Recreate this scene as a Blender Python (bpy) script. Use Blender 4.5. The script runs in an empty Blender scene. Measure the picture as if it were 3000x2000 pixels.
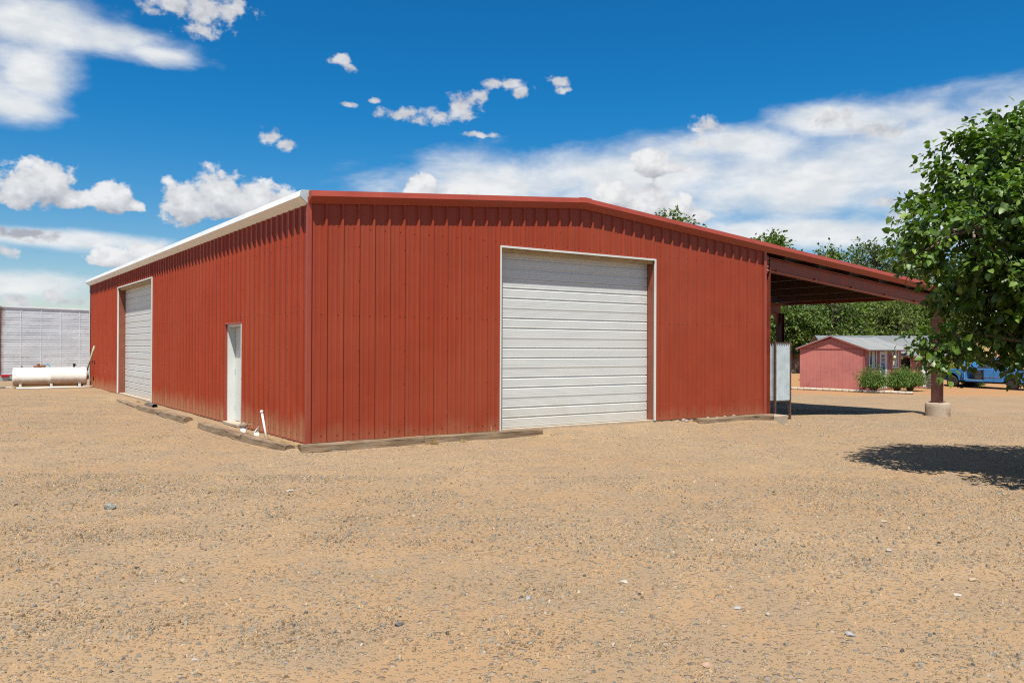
import bpy, bmesh, math, random
import numpy as np
from mathutils import Vector, Matrix, noise as mnoise

random.seed(7); RNG = np.random.default_rng(7)
SC = bpy.context.scene
COL = SC.collection
FT = 0.3048

# ---------------------------------------------------------------- camera
CAM = Vector((-5.3233, -13.806, 1.6643)); YAW, PIT, ROL = 0.608450, 0.006463, 0.004233
fw = Vector((math.sin(YAW)*math.cos(PIT), math.cos(YAW)*math.cos(PIT), math.sin(PIT)))
rt = Vector((math.cos(YAW), -math.sin(YAW), 0)); up = rt.cross(fw)
rt2 = rt*math.cos(ROL)+up*math.sin(ROL); up2 = -rt*math.sin(ROL)+up*math.cos(ROL)
cd = bpy.data.cameras.new('camera'); co = bpy.data.objects.new('camera', cd); COL.objects.link(co)
co.matrix_world = Matrix(((rt2.x, up2.x, -fw.x, CAM.x), (rt2.y, up2.y, -fw.y, CAM.y), (rt2.z, up2.z, -fw.z, CAM.z), (0, 0, 0, 1)))
cd.sensor_width = 36; cd.lens = 2430.75/3000*36; cd.clip_start = 0.05; cd.clip_end = 5000
SC.camera = co
FX, FY = math.sin(YAW), math.cos(YAW)
def c2w(l, d): return (CAM.x+d*FX+l*FY, CAM.y+d*FY-l*FX)

# ---------------------------------------------------------------- sun
SUN = Vector((-0.265, -0.34, 0.9025)).normalized()
sl = bpy.data.lights.new('sun', 'SUN'); sl.energy = 5.0; sl.angle = math.radians(0.53); sl.color = (1.0, 0.94, 0.84)
so = bpy.data.objects.new('sun', sl); COL.objects.link(so); so.location = (0, 0, 60)
so.rotation_euler = SUN.to_track_quat('Z', 'Y').to_euler()

# ---------------------------------------------------------------- view
SC.view_settings.view_transform = 'Standard'; SC.view_settings.look = 'None'
SC.view_settings.exposure = 0.55; SC.view_settings.gamma = 1.0; SC.view_settings.use_curve_mapping = False
SC.cycles.max_bounces = 7; SC.cycles.diffuse_bounces = 4; SC.cycles.caustics_reflective = False; SC.cycles.caustics_refractive = False
SC.cycles.use_denoising = False; SC.cycles.pixel_filter_type = 'BLACKMAN_HARRIS'; SC.cycles.filter_width = 1.15; SC.cycles.use_adaptive_sampling = False; SC.cycles.sample_clamp_indirect = 6.0

# ---------------------------------------------------------------- node helper
class NB:
    def __init__(s, tree): s.t = tree; s.n = tree.nodes; s.l = tree.links
    def add(s, typ, **kw):
        n = s.n.new(typ)
        for k, v in kw.items(): setattr(n, k, v)
        return n
    def put(s, sock, v):
        if isinstance(v, bpy.types.NodeSocket): s.l.new(v, sock)
        elif v is not None: sock.default_value = v
    def m(s, op, a, b=None, c=None, clamp=False):
        n = s.add('ShaderNodeMath', operation=op, use_clamp=clamp)
        for i, v in enumerate((a, b, c)):
            if v is not None: s.put(n.inputs[i], v)
        return n.outputs[0]
    def vm(s, op, a, b=None, out=0):
        n = s.add('ShaderNodeVectorMath', operation=op)
        s.put(n.inputs[0], a)
        if b is not None: s.put(n.inputs[1], b)
        return n.outputs[out]
    def ss(s, v, lo, hi, a=0., b=1., kind='SMOOTHSTEP'):
        n = s.add('ShaderNodeMapRange', interpolation_type=kind)
        for k, x in zip(('Value', 'From Min', 'From Max', 'To Min', 'To Max'), (v, lo, hi, a, b)): s.put(n.inputs[k], x)
        return n.outputs[0]
    def mix(s, f, a, b, blend='MIX'):
        n = s.add('ShaderNodeMix', data_type='RGBA', blend_type=blend)
        s.put(n.inputs[0], f); s.put(n.inputs[6], a); s.put(n.inputs[7], b)
        return n.outputs[2]
    def noise(s, vec, scale, detail=4, rough=.55, dist=0., out=0):
        n = s.add('ShaderNodeTexNoise'); s.put(n.inputs['Vector'], vec)
        n.inputs['Scale'].default_value = scale; n.inputs['Detail'].default_value = detail
        n.inputs['Roughness'].default_value = rough; n.inputs['Distortion'].default_value = dist
        return n.outputs[out]
    def mapping(s, vec, scale=(1, 1, 1), loc=(0, 0, 0)):
        n = s.add('ShaderNodeMapping'); s.put(n.inputs[0], vec); n.inputs['Scale'].default_value = scale; n.inputs['Location'].default_value = loc
        return n.outputs[0]

# ---------------------------------------------------------------- world: clear sky with clouds laid out by direction
W = bpy.data.worlds.new('World'); SC.world = W; W.use_nodes = True
W.node_tree.nodes.clear()
wb = NB(W.node_tree)
SKY = 0.1; SKYV = .74; CLW = .62
# cumulus: azimuth, elevation, half width, half height (radians; azimuth clockwise from +Y)
BIG = [(0.0726, 0.1579, 0.0304, 0.0294), (0.0941, 0.1634, 0.0343, 0.0332), (0.1211, 0.1518, 0.0225, 0.016), (0.1588, 0.1548, 0.0284, 0.0254), (0.1791, 0.149, 0.0153, 0.0128), (0.2314, 0.1526, 0.032, 0.0337), (0.2674, 0.1624, 0.0402, 0.0397), (0.3082, 0.159, 0.0376, 0.0326), (0.3386, 0.1586, 0.023, 0.0232), (0.1559, 0.0944, 0.0283, 0.0184), (0.1966, 0.0982, 0.0294, 0.0217), (0.497, 0.18, 0.0228, 0.0297), (0.5378, 0.1709, 0.041, 0.022), (0.5789, 0.1694, 0.0288, 0.016), (0.7307, 0.1728, 0.0264, 0.0298), (0.767, 0.1622, 0.0441, 0.0297), (0.8069, 0.1573, 0.0317, 0.0237), (0.8267, 0.1528, 0.0196, 0.0157), (0.7769, 0.213, 0.032, 0.0241), (0.7969, 0.2084, 0.0199, 0.0116)]
CUM = [(0.3278, 0.2373, 0.0175, 0.0105), (0.3451, 0.2271, 0.0161, 0.0098), (0.4782, 0.2708, 0.0259, 0.0114), (0.5149, 0.2682, 0.0376, 0.0122), (0.5476, 0.2831, 0.0238, 0.0175), (0.566, 0.2921, 0.0165, 0.0083), (0.5989, 0.3064, 0.0264, 0.0105), (0.6133, 0.3012, 0.0181, 0.0083), (0.6627, 0.3093, 0.0164, 0.009), (0.6689, 0.3009, 0.0123, 0.0064), (0.4038, 0.3264, 0.0174, 0.0073), (0.4165, 0.32, 0.0143, 0.0066), (0.4159, 0.2792, 0.0127, 0.0056), (0.4418, 0.2869, 0.008, 0.0041), (0.5765, 0.2502, 0.023, 0.005), (0.2157, 0.3662, 0.0422, 0.022), (0.2552, 0.3597, 0.0436, 0.0224), (0.2845, 0.3701, 0.0222, 0.017), (0.248, 0.3418, 0.0289, 0.0124), (0.8362, 0.2545, 0.0242, 0.0143), (0.8323, 0.235, 0.0212, 0.0057), (0.9735, 0.2541, 0.027, 0.013), (1.0054, 0.2368, 0.0263, 0.0115), (1.0366, 0.2338, 0.029, 0.0107), (1.0264, 0.1606, 0.0258, 0.0073), (1.0502, 0.1437, 0.0195, 0.0102), (0.0703, 0.045, 0.0288, 0.0106), (0.1091, 0.0499, 0.0254, 0.0123), (0.082, 0.1151, 0.0369, 0.0088), (0.0639, 0.0998, 0.0151, 0.0077)]
SOFT = [(0.0867, 0.329, 0.0775, 0.0272), (0.1543, 0.3221, 0.0732, 0.0174), (0.0793, 0.2789, 0.0461, 0.0329), (0.0583, 0.2443, 0.0389, 0.0182), (0.2056, 0.3141, 0.0366, 0.011), (0.5994, 0.1974, 0.1391, 0.0297), (0.7709, 0.1995, 0.1787, 0.041), (0.926, 0.1891, 0.1917, 0.0453), (1.0669, 0.2007, 0.1455, 0.0568), (1.1613, 0.2047, 0.1015, 0.0572), (0.9984, 0.25, 0.0986, 0.0179), (0.8692, 0.2339, 0.0921, 0.0208), (0.1166, 0.1103, 0.0895, 0.01), (0.0732, 0.0617, 0.0792, 0.0127), (0.9262, 0.128, 0.206, 0.0193), (1.2325, 0.1926, 0.0897, 0.0548), (-0.0039, 0.2819, 0.0718, 0.0467)]
def cloud_group(name, blobs, nsc, nst, amp, detail, off=0.0, bend=(.03, .018, 0), flat=0.):
    gt = bpy.data.node_groups.new(name, 'ShaderNodeTree')
    gt.interface.new_socket('P', in_out='INPUT', socket_type='NodeSocketVector')
    gt.interface.new_socket('V', in_out='OUTPUT', socket_type='NodeSocketFloat')
    b = NB(gt); gi = b.add('NodeGroupInput'); go = b.add('NodeGroupOutput'); P = gi.outputs[0]
    wv = b.noise(b.mapping(P, (nsc*.45, nsc*.6, 1), (off, 0, 0)), 1.0, 3, .55, 0, 1)
    Pw = b.vm('ADD', P, b.vm('MULTIPLY', b.vm('SUBTRACT', wv, (.5, .5, .5)), bend))
    M = None
    for (a, e, ra, re) in blobs:
        q = b.vm('MULTIPLY', b.vm('SUBTRACT', Pw, (a, e, 0)), (1/ra, 1/re, 0))
        if flat: q = b.vm('ADD', q, b.vm('MULTIPLY', b.vm('MINIMUM', q, (9, 0, 0)), (0, flat, 0)))
        ln = b.vm('LENGTH', q, None, 1)
        M = ln if M is None else b.m('SMOOTH_MIN', M, ln, .25)
    M = b.m('MAXIMUM', b.m('SUBTRACT', 1.0, M), -1.5)
    n = b.noise(b.mapping(P, (nsc, nsc*nst, 1), (off, 0, 0)), 1.0, detail, .60, .2)
    v = b.m('MULTIPLY_ADD', b.m('SUBTRACT', n, .5), amp, M)
    b.l.new(v, go.inputs[0])
    return gt
def use(gt, P):
    n = wb.add('ShaderNodeGroup'); n.node_tree = gt; wb.put(n.inputs[0], P); return n.outputs[0]
tc = wb.add('ShaderNodeTexCoord')
sep = wb.add('ShaderNodeSeparateXYZ'); wb.l.new(tc.outputs['Generated'], sep.inputs[0])
az = wb.m('ARCTAN2', sep.outputs[0], sep.outputs[1])
hl = wb.m('SQRT', wb.m('ADD', wb.m('MULTIPLY', sep.outputs[0], sep.outputs[0]), wb.m('MULTIPLY', sep.outputs[1], sep.outputs[1])))
el = wb.m('ARCTAN2', sep.outputs[2], hl)
cmb = wb.add('ShaderNodeCombineXYZ'); wb.put(cmb.inputs[0], az); wb.put(cmb.inputs[1], el); P = cmb.outputs[0]
sky = wb.add('ShaderNodeTexSky', sky_type='NISHITA', sun_disc=False, sun_elevation=math.asin(SUN.z), sun_rotation=math.atan2(SUN.x, SUN.y),
             altitude=1200, air_density=1.0, dust_density=0.6, ozone_density=2.5)
hs = wb.add('ShaderNodeHueSaturation'); hs.inputs['Hue'].default_value = 0.497; hs.inputs['Saturation'].default_value = 1.32; hs.inputs['Value'].default_value = SKYV
wb.l.new(sky.outputs[0], hs.inputs['Color'])
skc = wb.mix(1.0, hs.outputs[0], wb.mix(wb.ss(el, .0, .30), (1.10, .94, .88, 1), (0.22, .96, 1.14, 1)), 'MULTIPLY')
gc = cloud_group('cumulus_density', CUM, 46, 1.15, 3.1, 9)
gb = cloud_group('heaped_cumulus_density', BIG, 34, 1.2, 1.9, 9, 2.2, (.022, .014, 0), .7)
gs = cloud_group('veil_density', SOFT, 9, 2.4, 2.0, 9, 4.7, (.10, .04, 0))
K = CLW/SKY
# thin veils and anvils
DS = wb.ss(use(gs, P), -.50, .70)
DS = wb.m('MULTIPLY', DS, wb.ss(wb.noise(wb.mapping(P, (9, 22, 1), (3, 1, 0)), 1.0, 8, .60), .28, .54, .78, 1.0))
c1 = wb.mix(wb.m('MULTIPLY', DS, .96), skc, wb.mix(wb.ss(wb.noise(wb.mapping(P, (16, 40, 1)), 1.0, 7, .6), .35, .65), (.80*K, .84*K, .87*K, 1), (.98*K, .99*K, .99*K, 1)))
# clouds go on over the unseen sky, cover raised to neutralise the fill light
gn = wb.noise(wb.mapping(P, (3.1, 6.5, 1), (9.3, 2.2, 0)), 1.0, 7, .58, .3)
far_az = wb.ss(wb.m('ABSOLUTE', wb.m('SUBTRACT', az, YAW)), .66, .85)
Dg = wb.m('MULTIPLY', wb.m('MULTIPLY', wb.ss(gn, .47, .62), wb.ss(el, .0, .08)), wb.m('MAXIMUM', far_az, wb.ss(el, .50, .75)))
cB = wb.mix(wb.m('MULTIPLY', Dg, .9), skc, (.62*K, .64*K, .66*K, 1))
c1 = wb.mix(wb.m('MULTIPLY', Dg, .9), c1, (.74*K, .77*K, .80*K, 1))
# cumulus: lit tops, lilac-grey undersides
Pu = wb.vm('ADD', P, (-.004, .015, 0))
B1 = use(gb, P); B2 = use(gb, Pu); C1 = use(gc, P)
D1 = wb.m('MAXIMUM', wb.ss(C1, .05, .80), wb.ss(B1, .0, .30))
V1 = B1; V2 = B2
n2 = wb.noise(wb.mapping(P, (70, 100, 1)), 1.0, 5, .6)
lit = wb.m('ADD', wb.m('MULTIPLY_ADD', wb.m('SUBTRACT', V1, V2), .62, .50), wb.m('MULTIPLY', wb.m('SUBTRACT', n2, .5), .9), None, True)
ccol = wb.mix(lit, (.44*K, .465*K, .53*K, 1), (.96*K, .97*K, .97*K, 1))
cA = wb.mix(wb.m('MULTIPLY', D1, .96), c1, ccol)
inview = wb.m('MULTIPLY', wb.m('LESS_THAN', wb.m('ABSOLUTE', wb.m('SUBTRACT', az, YAW)), .98), wb.m('MULTIPLY', wb.m('GREATER_THAN', el, .005), wb.m('LESS_THAN', el, .60)))
bgA = wb.add('ShaderNodeBackground'); wb.l.new(cA, bgA.inputs[0]); bgA.inputs[1].default_value = SKY
bgB = wb.add('ShaderNodeBackground'); wb.l.new(cB, bgB.inputs[0]); bgB.inputs[1].default_value = SKY
mxw = wb.add('ShaderNodeMixShader'); wb.put(mxw.inputs[0], inview); wb.l.new(bgB.outputs[0], mxw.inputs[1]); wb.l.new(bgA.outputs[0], mxw.inputs[2])
wo = wb.add('ShaderNodeOutputWorld'); wb.l.new(mxw.outputs[0], wo.inputs[0])

# ---------------------------------------------------------------- object helpers
def link(o, parent=None):
    COL.objects.link(o)
    if parent is not None: o.parent = parent
    return o
def tag(o, label=None, cat=None, group=None, kind=None):
    for k, v in (('label', label), ('category', cat), ('group', group), ('kind', kind)):
        if v: o[k] = v
    return o
def empty(name, loc=(0, 0, 0), rz=0.0):
    o = bpy.data.objects.new(name, None); o.empty_display_size = .2; link(o); o.location = loc; o.rotation_euler = (0, 0, rz); return o
def raw(name, v, f, mat, parent=None, smooth=False):
    me = bpy.data.meshes.new(name); me.from_pydata([tuple(x) for x in v], [], f)
    for mm in (mat if isinstance(mat, (list, tuple)) else [mat]): me.materials.append(mm)
    if smooth:
        for pl in me.polygons: pl.use_smooth = True
    me.update()
    return link(bpy.data.objects.new(name, me), parent)
def share(name, o, parent=None, loc=None, rot=None, scale=None):
    c = bpy.data.objects.new(name, o.data); link(c, parent)
    if loc is not None: c.location = loc
    if rot is not None: c.rotation_euler = rot
    if scale is not None: c.scale = scale
    return c
class MB:
    def __init__(s): s.v = []; s.f = []
    def add(s, v, f):
        o = len(s.v); s.v += [tuple(x) for x in v]; s.f += [tuple(i+o for i in q) for q in f]; return s
    def box(s, x0, x1, y0, y1, z0, z1, bev=0.0):
        if bev <= 0:
            s.add([(x0, y0, z0), (x1, y0, z0), (x1, y1, z0), (x0, y1, z0), (x0, y0, z1), (x1, y0, z1), (x1, y1, z1), (x0, y1, z1)],
                  [(0, 3, 2, 1), (4, 5, 6, 7), (0, 1, 5, 4), (1, 2, 6, 5), (2, 3, 7, 6), (3, 0, 4, 7)])
        else:
            bm = bmesh.new(); bmesh.ops.create_cube(bm, size=1)
            bmesh.ops.scale(bm, vec=(x1-x0, y1-y0, z1-z0), verts=bm.verts)
            bmesh.ops.translate(bm, vec=((x0+x1)/2, (y0+y1)/2, (z0+z1)/2), verts=bm.verts)
            bmesh.ops.bevel(bm, geom=bm.edges[:], offset=bev, segments=2, affect='EDGES', profile=.6)
            bm.verts.index_update()
            s.add([v.co[:] for v in bm.verts], [[v.index for v in f.verts] for f in bm.faces]); bm.free()
        return s
    def ext(s, prof, a, b, close=True, cap=True):   # profile: list of 3D points at start; a->b translation
        n = len(prof); a = Vector(a); b = Vector(b)
        v = [Vector(q)+a for q in prof]+[Vector(q)+b for q in prof]
        f = [(i, (i+1) % n, n+(i+1) % n, n+i) for i in range(n if close else n-1)]
        if cap and close: f += [tuple(range(n-1, -1, -1)), tuple(range(n, 2*n))]
        return s.add(v, f)
    def tube(s, pts, r, n=8, cap=True):
        pts = [Vector(p) for p in pts]; rr = r if isinstance(r, (list, tuple)) else [r]*len(pts); v = []; f = []
        ref = None
        for i, p in enumerate(pts):
            d = (pts[min(i+1, len(pts)-1)]-pts[max(i-1, 0)]).normalized()
            if ref is None: ref = Vector((0, 0, 1)) if abs(d.z) < .9 else Vector((1, 0, 0))
            a = d.cross(ref).normalized(); b = d.cross(a); ref = -b if False else ref
            for k in range(n):
                t = 2*math.pi*k/n; v.append(p+(a*math.cos(t)+b*math.sin(t))*rr[i])
        for i in range(len(pts)-1):
            for k in range(n):
                f.append((i*n+k, i*n+(k+1) % n, (i+1)*n+(k+1) % n, (i+1)*n+k))
        if cap: f += [tuple(range(n-1, -1, -1)), tuple(range((len(pts)-1)*n, len(pts)*n))]
        return s.add(v, f)
    def lathe(s, prof, n=24, axis='Z', origin=(0, 0, 0)):   # prof: (radius, height)
        v = []; f = []; o = Vector(origin)
        for (r, h) in prof:
            for k in range(n):
                t = 2*math.pi*k/n; c, q = r*math.cos(t), r*math.sin(t)
                v.append(o+(Vector((c, q, h)) if axis == 'Z' else Vector((h, c, q)) if axis == 'X' else Vector((q, h, c))))
        for i in range(len(prof)-1):
            for k in range(n): f.append((i*n+k, i*n+(k+1) % n, (i+1)*n+(k+1) % n, (i+1)*n+k))
        f += [tuple(range(n-1, -1, -1)), tuple(range((len(prof)-1)*n, len(prof)*n))]
        return s.add(v, f)
    def build(s, name, mat, parent=None, smooth=False): return raw(name, s.v, s.f, mat, parent, smooth)

# ---------------------------------------------------------------- materials
def material(name):
    m = bpy.data.materials.new(name); m.use_nodes = True; b = NB(m.node_tree)
    return m, b, m.node_tree.nodes['Principled BSDF']
def objpos(b): return b.add('ShaderNodeTexCoord').outputs['Object']
def worldpos(b): return b.add('ShaderNodeNewGeometry').outputs['Position']
def bump(b, p, h, strength=.3, dist=.01):
    n = b.add('ShaderNodeBump'); n.inputs['Strength'].default_value = strength; n.inputs['Distance'].default_value = dist
    b.put(n.inputs['Height'], h); b.l.new(n.outputs[0], p.inputs['Normal'])
def rgb(c): return (c[0], c[1], c[2], 1)
def simple(name, c, rough=.6, metal=0., var=.12, scale=6., bmp=.0, bscale=60., spec=.5, stain=None, stain_amt=.0, stain_scale=3.):
    m, b, p = material(name); pos = worldpos(b)
    n = b.noise(pos, scale, 5, .6)
    col = b.mix(b.ss(n, .3, .7, 0, 1), rgb([x*(1-var) for x in c]), rgb([min(1, x*(1+var)) for x in c]))
    if stain is not None:
        sn = b.noise(pos, stain_scale, 6, .65); col = b.mix(b.ss(sn, .62-stain_amt*.35, .80-stain_amt*.3, 0, .85), col, rgb(stain))
    b.put(p.inputs['Base Color'], col); p.inputs['Metallic'].default_value = metal
    p.inputs['Specular IOR Level'].default_value = spec
    b.put(p.inputs['Roughness'], b.ss(n, .2, .8, max(0, rough-.08), min(1, rough+.08)))
    if bmp > 0: bump(b, p, b.noise(pos, bscale, 5, .6), bmp, .01)
    return m

def red_metal(name, c, rough=.42, dust=.6, top=.55):
    m, b, p = material(name); pos = worldpos(b)
    oi = b.add('ShaderNodeObjectInfo')
    base = b.mix(b.ss(b.noise(pos, 1.3, 5, .6), .3, .7), rgb([x*.93 for x in c]), rgb([x*1.06 for x in c]))
    fade = b.noise(b.mapping(pos, (.5, .5, .35)), 1.0, 5, .6)
    base = b.mix(b.ss(fade, .42, .68, 0, .30), base, rgb((c[0]*1.12, c[1]*1.75, c[2]*2.1)))
    base = b.mix(b.m('MULTIPLY', oi.outputs['Random'], .16), base, rgb([c[0]*.8, c[1]*1.05, c[2]*1.1]))
    # chalky streaks running down the paint
    st = b.noise(b.mapping(pos, (14, 14, .55)), 1.0, 5, .6)
    base = b.mix(b.ss(st, .48, .78, 0, .32), base, rgb((c[0]*1.08, c[1]*1.9, c[2]*2.3)))
    z = b.add('ShaderNodeSeparateXYZ'); b.l.new(pos, z.inputs[0])
    dn = b.m('ADD', z.outputs[2], b.m('MULTIPLY', b.noise(b.mapping(pos, (3, 3, 1.2)), 1.0, 5, .65), -.8))
    dm = b.ss(dn, -.42, top-.4, dust, 0.)
    col = b.mix(dm, base, rgb((.36, .22, .12)))
    b.put(p.inputs['Base Color'], col)
    p.inputs['Specular IOR Level'].default_value = .27
    b.put(p.inputs['Roughness'], b.m('MULTIPLY_ADD', dm, .4, b.ss(st, .3, .8, rough-.05, rough+.12)))
    bump(b, p, b.noise(b.mapping(pos, (2.2, 2.2, 1.1)), 1.0, 3, .5), .22, .02)
    return m
RED = red_metal('red_painted_steel', (.282, .045, .020), dust=.20, top=.32)
RED_DUSTY = red_metal('dusty_red_painted_steel', (.290, .038, .013), dust=.55, top=.5)
RED_TRIM = simple('red_trim_steel', (.30, .050, .028), .42, var=.06, scale=2)
RED_STEEL = simple('red_oxide_steel', (.205, .042, .022), .55, var=.22, scale=3, bmp=.1)
WHITE_TRIM = simple('white_trim_steel', (.60, .63, .61), .38, var=.04, scale=2, stain=(.55, .5, .42), stain_amt=.05)
GUTTER = simple('white_gutter_paint', (.78, .79, .77), .35, var=.04, scale=2)
POSTM = simple('dark_post_steel', (.085, .034, .026), .6, var=.3, scale=3, bmp=.1)  # darker brown than the rafters and wall columns
JAMB = simple('brown_jamb_steel', (.22, .072, .042), .5, var=.12, scale=3)
TAN_STEEL = simple('tan_header_steel', (.40, .28, .14), .55, var=.18, scale=4)
GALV = simple('galvanised_steel', (.42, .49, .52), .42, metal=.12, var=.12, scale=5, stain=(.42, .40, .36), stain_amt=.1)
CONC = simple('concrete', (.40, .33, .25), .9, var=.15, scale=5, bmp=.4, bscale=80, stain=(.33, .22, .13), stain_amt=.25)
BLACK = simple('black_plastic', (.02, .02, .022), .5)
DARK = simple('dark_interior', (.03, .022, .018), .8)
PVC = simple('white_pvc', (.72, .71, .66), .4, var=.05, stain=(.45, .36, .25), stain_amt=.1, stain_scale=9)
def door_mat():
    m, b, p = material('white_door_steel'); pos = worldpos(b)
    st = b.noise(b.mapping(pos, (.9, .9, 7)), 1.0, 4, .6)
    col = b.mix(b.ss(st, .3, .72), rgb((.565, .595, .59)), rgb((.605, .63, .62)))
    z = b.add('ShaderNodeSeparateXYZ'); b.l.new(pos, z.inputs[0])
    n = b.noise(b.mapping(pos, (2, 2, 3)), 1.0, 5, .65)
    col = b.mix(b.ss(b.m('MULTIPLY_ADD', n, -.9, z.outputs[2]), -.45, .20, .30, 0), col, rgb((.46, .37, .25)))
    b.put(p.inputs['Base Color'], col); p.inputs['Roughness'].default_value = .42
    return m
DOOR = door_mat()
def wood_mat(name, c1, c2, axis_scale=(1.2, 14, 14), grey=.3):
    m, b, p = material(name); pos = objpos(b)
    g1 = b.noise(b.mapping(pos, axis_scale), 1.0, 7, .65, .3)
    col = b.mix(b.ss(g1, .32, .68), rgb(c1), rgb(c2))
    n = b.noise(pos, 2.6, 5, .65); col = b.mix(b.ss(n, .45, .75, 0, grey), col, rgb((.30, .26, .21)))
    cr = b.noise(b.mapping(pos, (axis_scale[0]*.9, axis_scale[1]*2.1, axis_scale[2]*2.1)), 1.0, 3, .5, .5)
    col = b.mix(b.ss(cr, .60, .72, 0, .75), col, rgb([x*.35 for x in c1]))
    b.put(p.inputs['Base Color'], col); p.inputs['Roughness'].default_value = .9
    bump(b, p, b.m('SUBTRACT', g1, b.ss(cr, .58, .72)), .9, .02)
    return m
WOOD = wood_mat('weathered_timber', (.135, .088, .050), (.275, .19, .115))
LOGM = wood_mat('pale_log', (.36, .30, .22), (.56, .50, .41))
FENCEM = simple('grey_fence_wood', (.13, .10, .075), .9, var=.3, scale=4, bmp=.3)
# ================================================================ ground
def sm(a, b, t):
    t = np.clip((np.asarray(t, float)-a)/(b-a), 0, 1); return t*t*(3-2*t)
def ground_z(x, y, fine=True):
    x = np.asarray(x, float); y = np.asarray(y, float)
    z = -.12-.34*sm(9, 21.5, x)-.09*np.exp(-((x-12.5)**2+(y+.7)**2)/.9)-.22*sm(21, 34, x)
    z = z+.10*sm(12, 22, y)*(1-sm(-1, 4, x))
    d = (x-CAM.x)*FX+(y-CAM.y)*FY; l = (x-CAM.x)*FY-(y-CAM.y)*FX
    z = z+.55*sm(49.5, 60, d)+.9*sm(60, 130, d)+4.2*sm(25, 40, l)*sm(60, 95, d)
    w = 1.0*sm(4.6, 5.2, x)*(1-sm(8.6, 9.1, x))
    ap = sm(-.55-w*.9, -.42, y)*sm(-.62, -.48, x)*(1-sm(12.0, 12.25, x))*(1-sm(25, 26, y))
    z = z+ap*(np.maximum(z, -.05)-z)
    if fine:
        z = z+.010*np.sin(x*1.9+.6*y)*np.sin(y*1.3-.4*x)+.006*np.sin(3.7*x+1.1)*np.sin(4.1*y+.5)
    return z
def gz(x, y): return float(ground_z(x, y))
def lines(*segs):
    out = []
    for a, b, st in segs: out += list(np.arange(a, b-1e-6, st))
    return np.array(out+[segs[-1][1]])
gx = lines((-900, -100, 80), (-100, -20, 8), (-20, -1, .6), (-1, .2, .06), (.2, 11.8, .35), (11.8, 12.6, .1), (12.6, 24, .5), (24, 100, 1.6), (100, 200, 10), (200, 1000, 80))
gy = lines((-500, -60, 60), (-60, -20, 5), (-20, -1.6, .4), (-1.6, .2, .08), (.2, 30, .6), (30, 100, 2), (100, 200, 10), (200, 1200, 100))
X, Y = np.meshgrid(gx, gy); Z = ground_z(X, Y)
gv = np.stack([X.ravel(), Y.ravel(), Z.ravel()], 1); nx = len(gx); ny = len(gy)
idx = np.arange(nx*ny).reshape(ny, nx)
gf = np.stack([idx[:-1, :-1].ravel(), idx[:-1, 1:].ravel(), idx[1:, 1:].ravel(), idx[1:, :-1].ravel()], 1)
def fast_mesh(name, v, f, mat, attr=None, smooth=False):
    me = bpy.data.meshes.new(name); k = f.shape[1]
    me.vertices.add(len(v)); me.vertices.foreach_set('co', np.ascontiguousarray(v, dtype=np.float32).ravel())
    me.loops.add(f.size); me.loops.foreach_set('vertex_index', np.ascontiguousarray(f, dtype=np.int32).ravel())
    me.polygons.add(len(f)); me.polygons.foreach_set('loop_start', np.arange(0, f.size, k, dtype=np.int32))
    me.update(calc_edges=True)
    me.polygons.foreach_set('use_smooth', np.full(len(f), smooth))
    if attr is not None:
        at = me.attributes.new('tint', 'FLOAT_COLOR', 'POINT'); c = np.ones((len(v), 4), np.float32); c[:, :3] = attr
        at.data.foreach_set('color', c.ravel())
    me.materials.append(mat); me.update(); me.validate()
    return me
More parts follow.
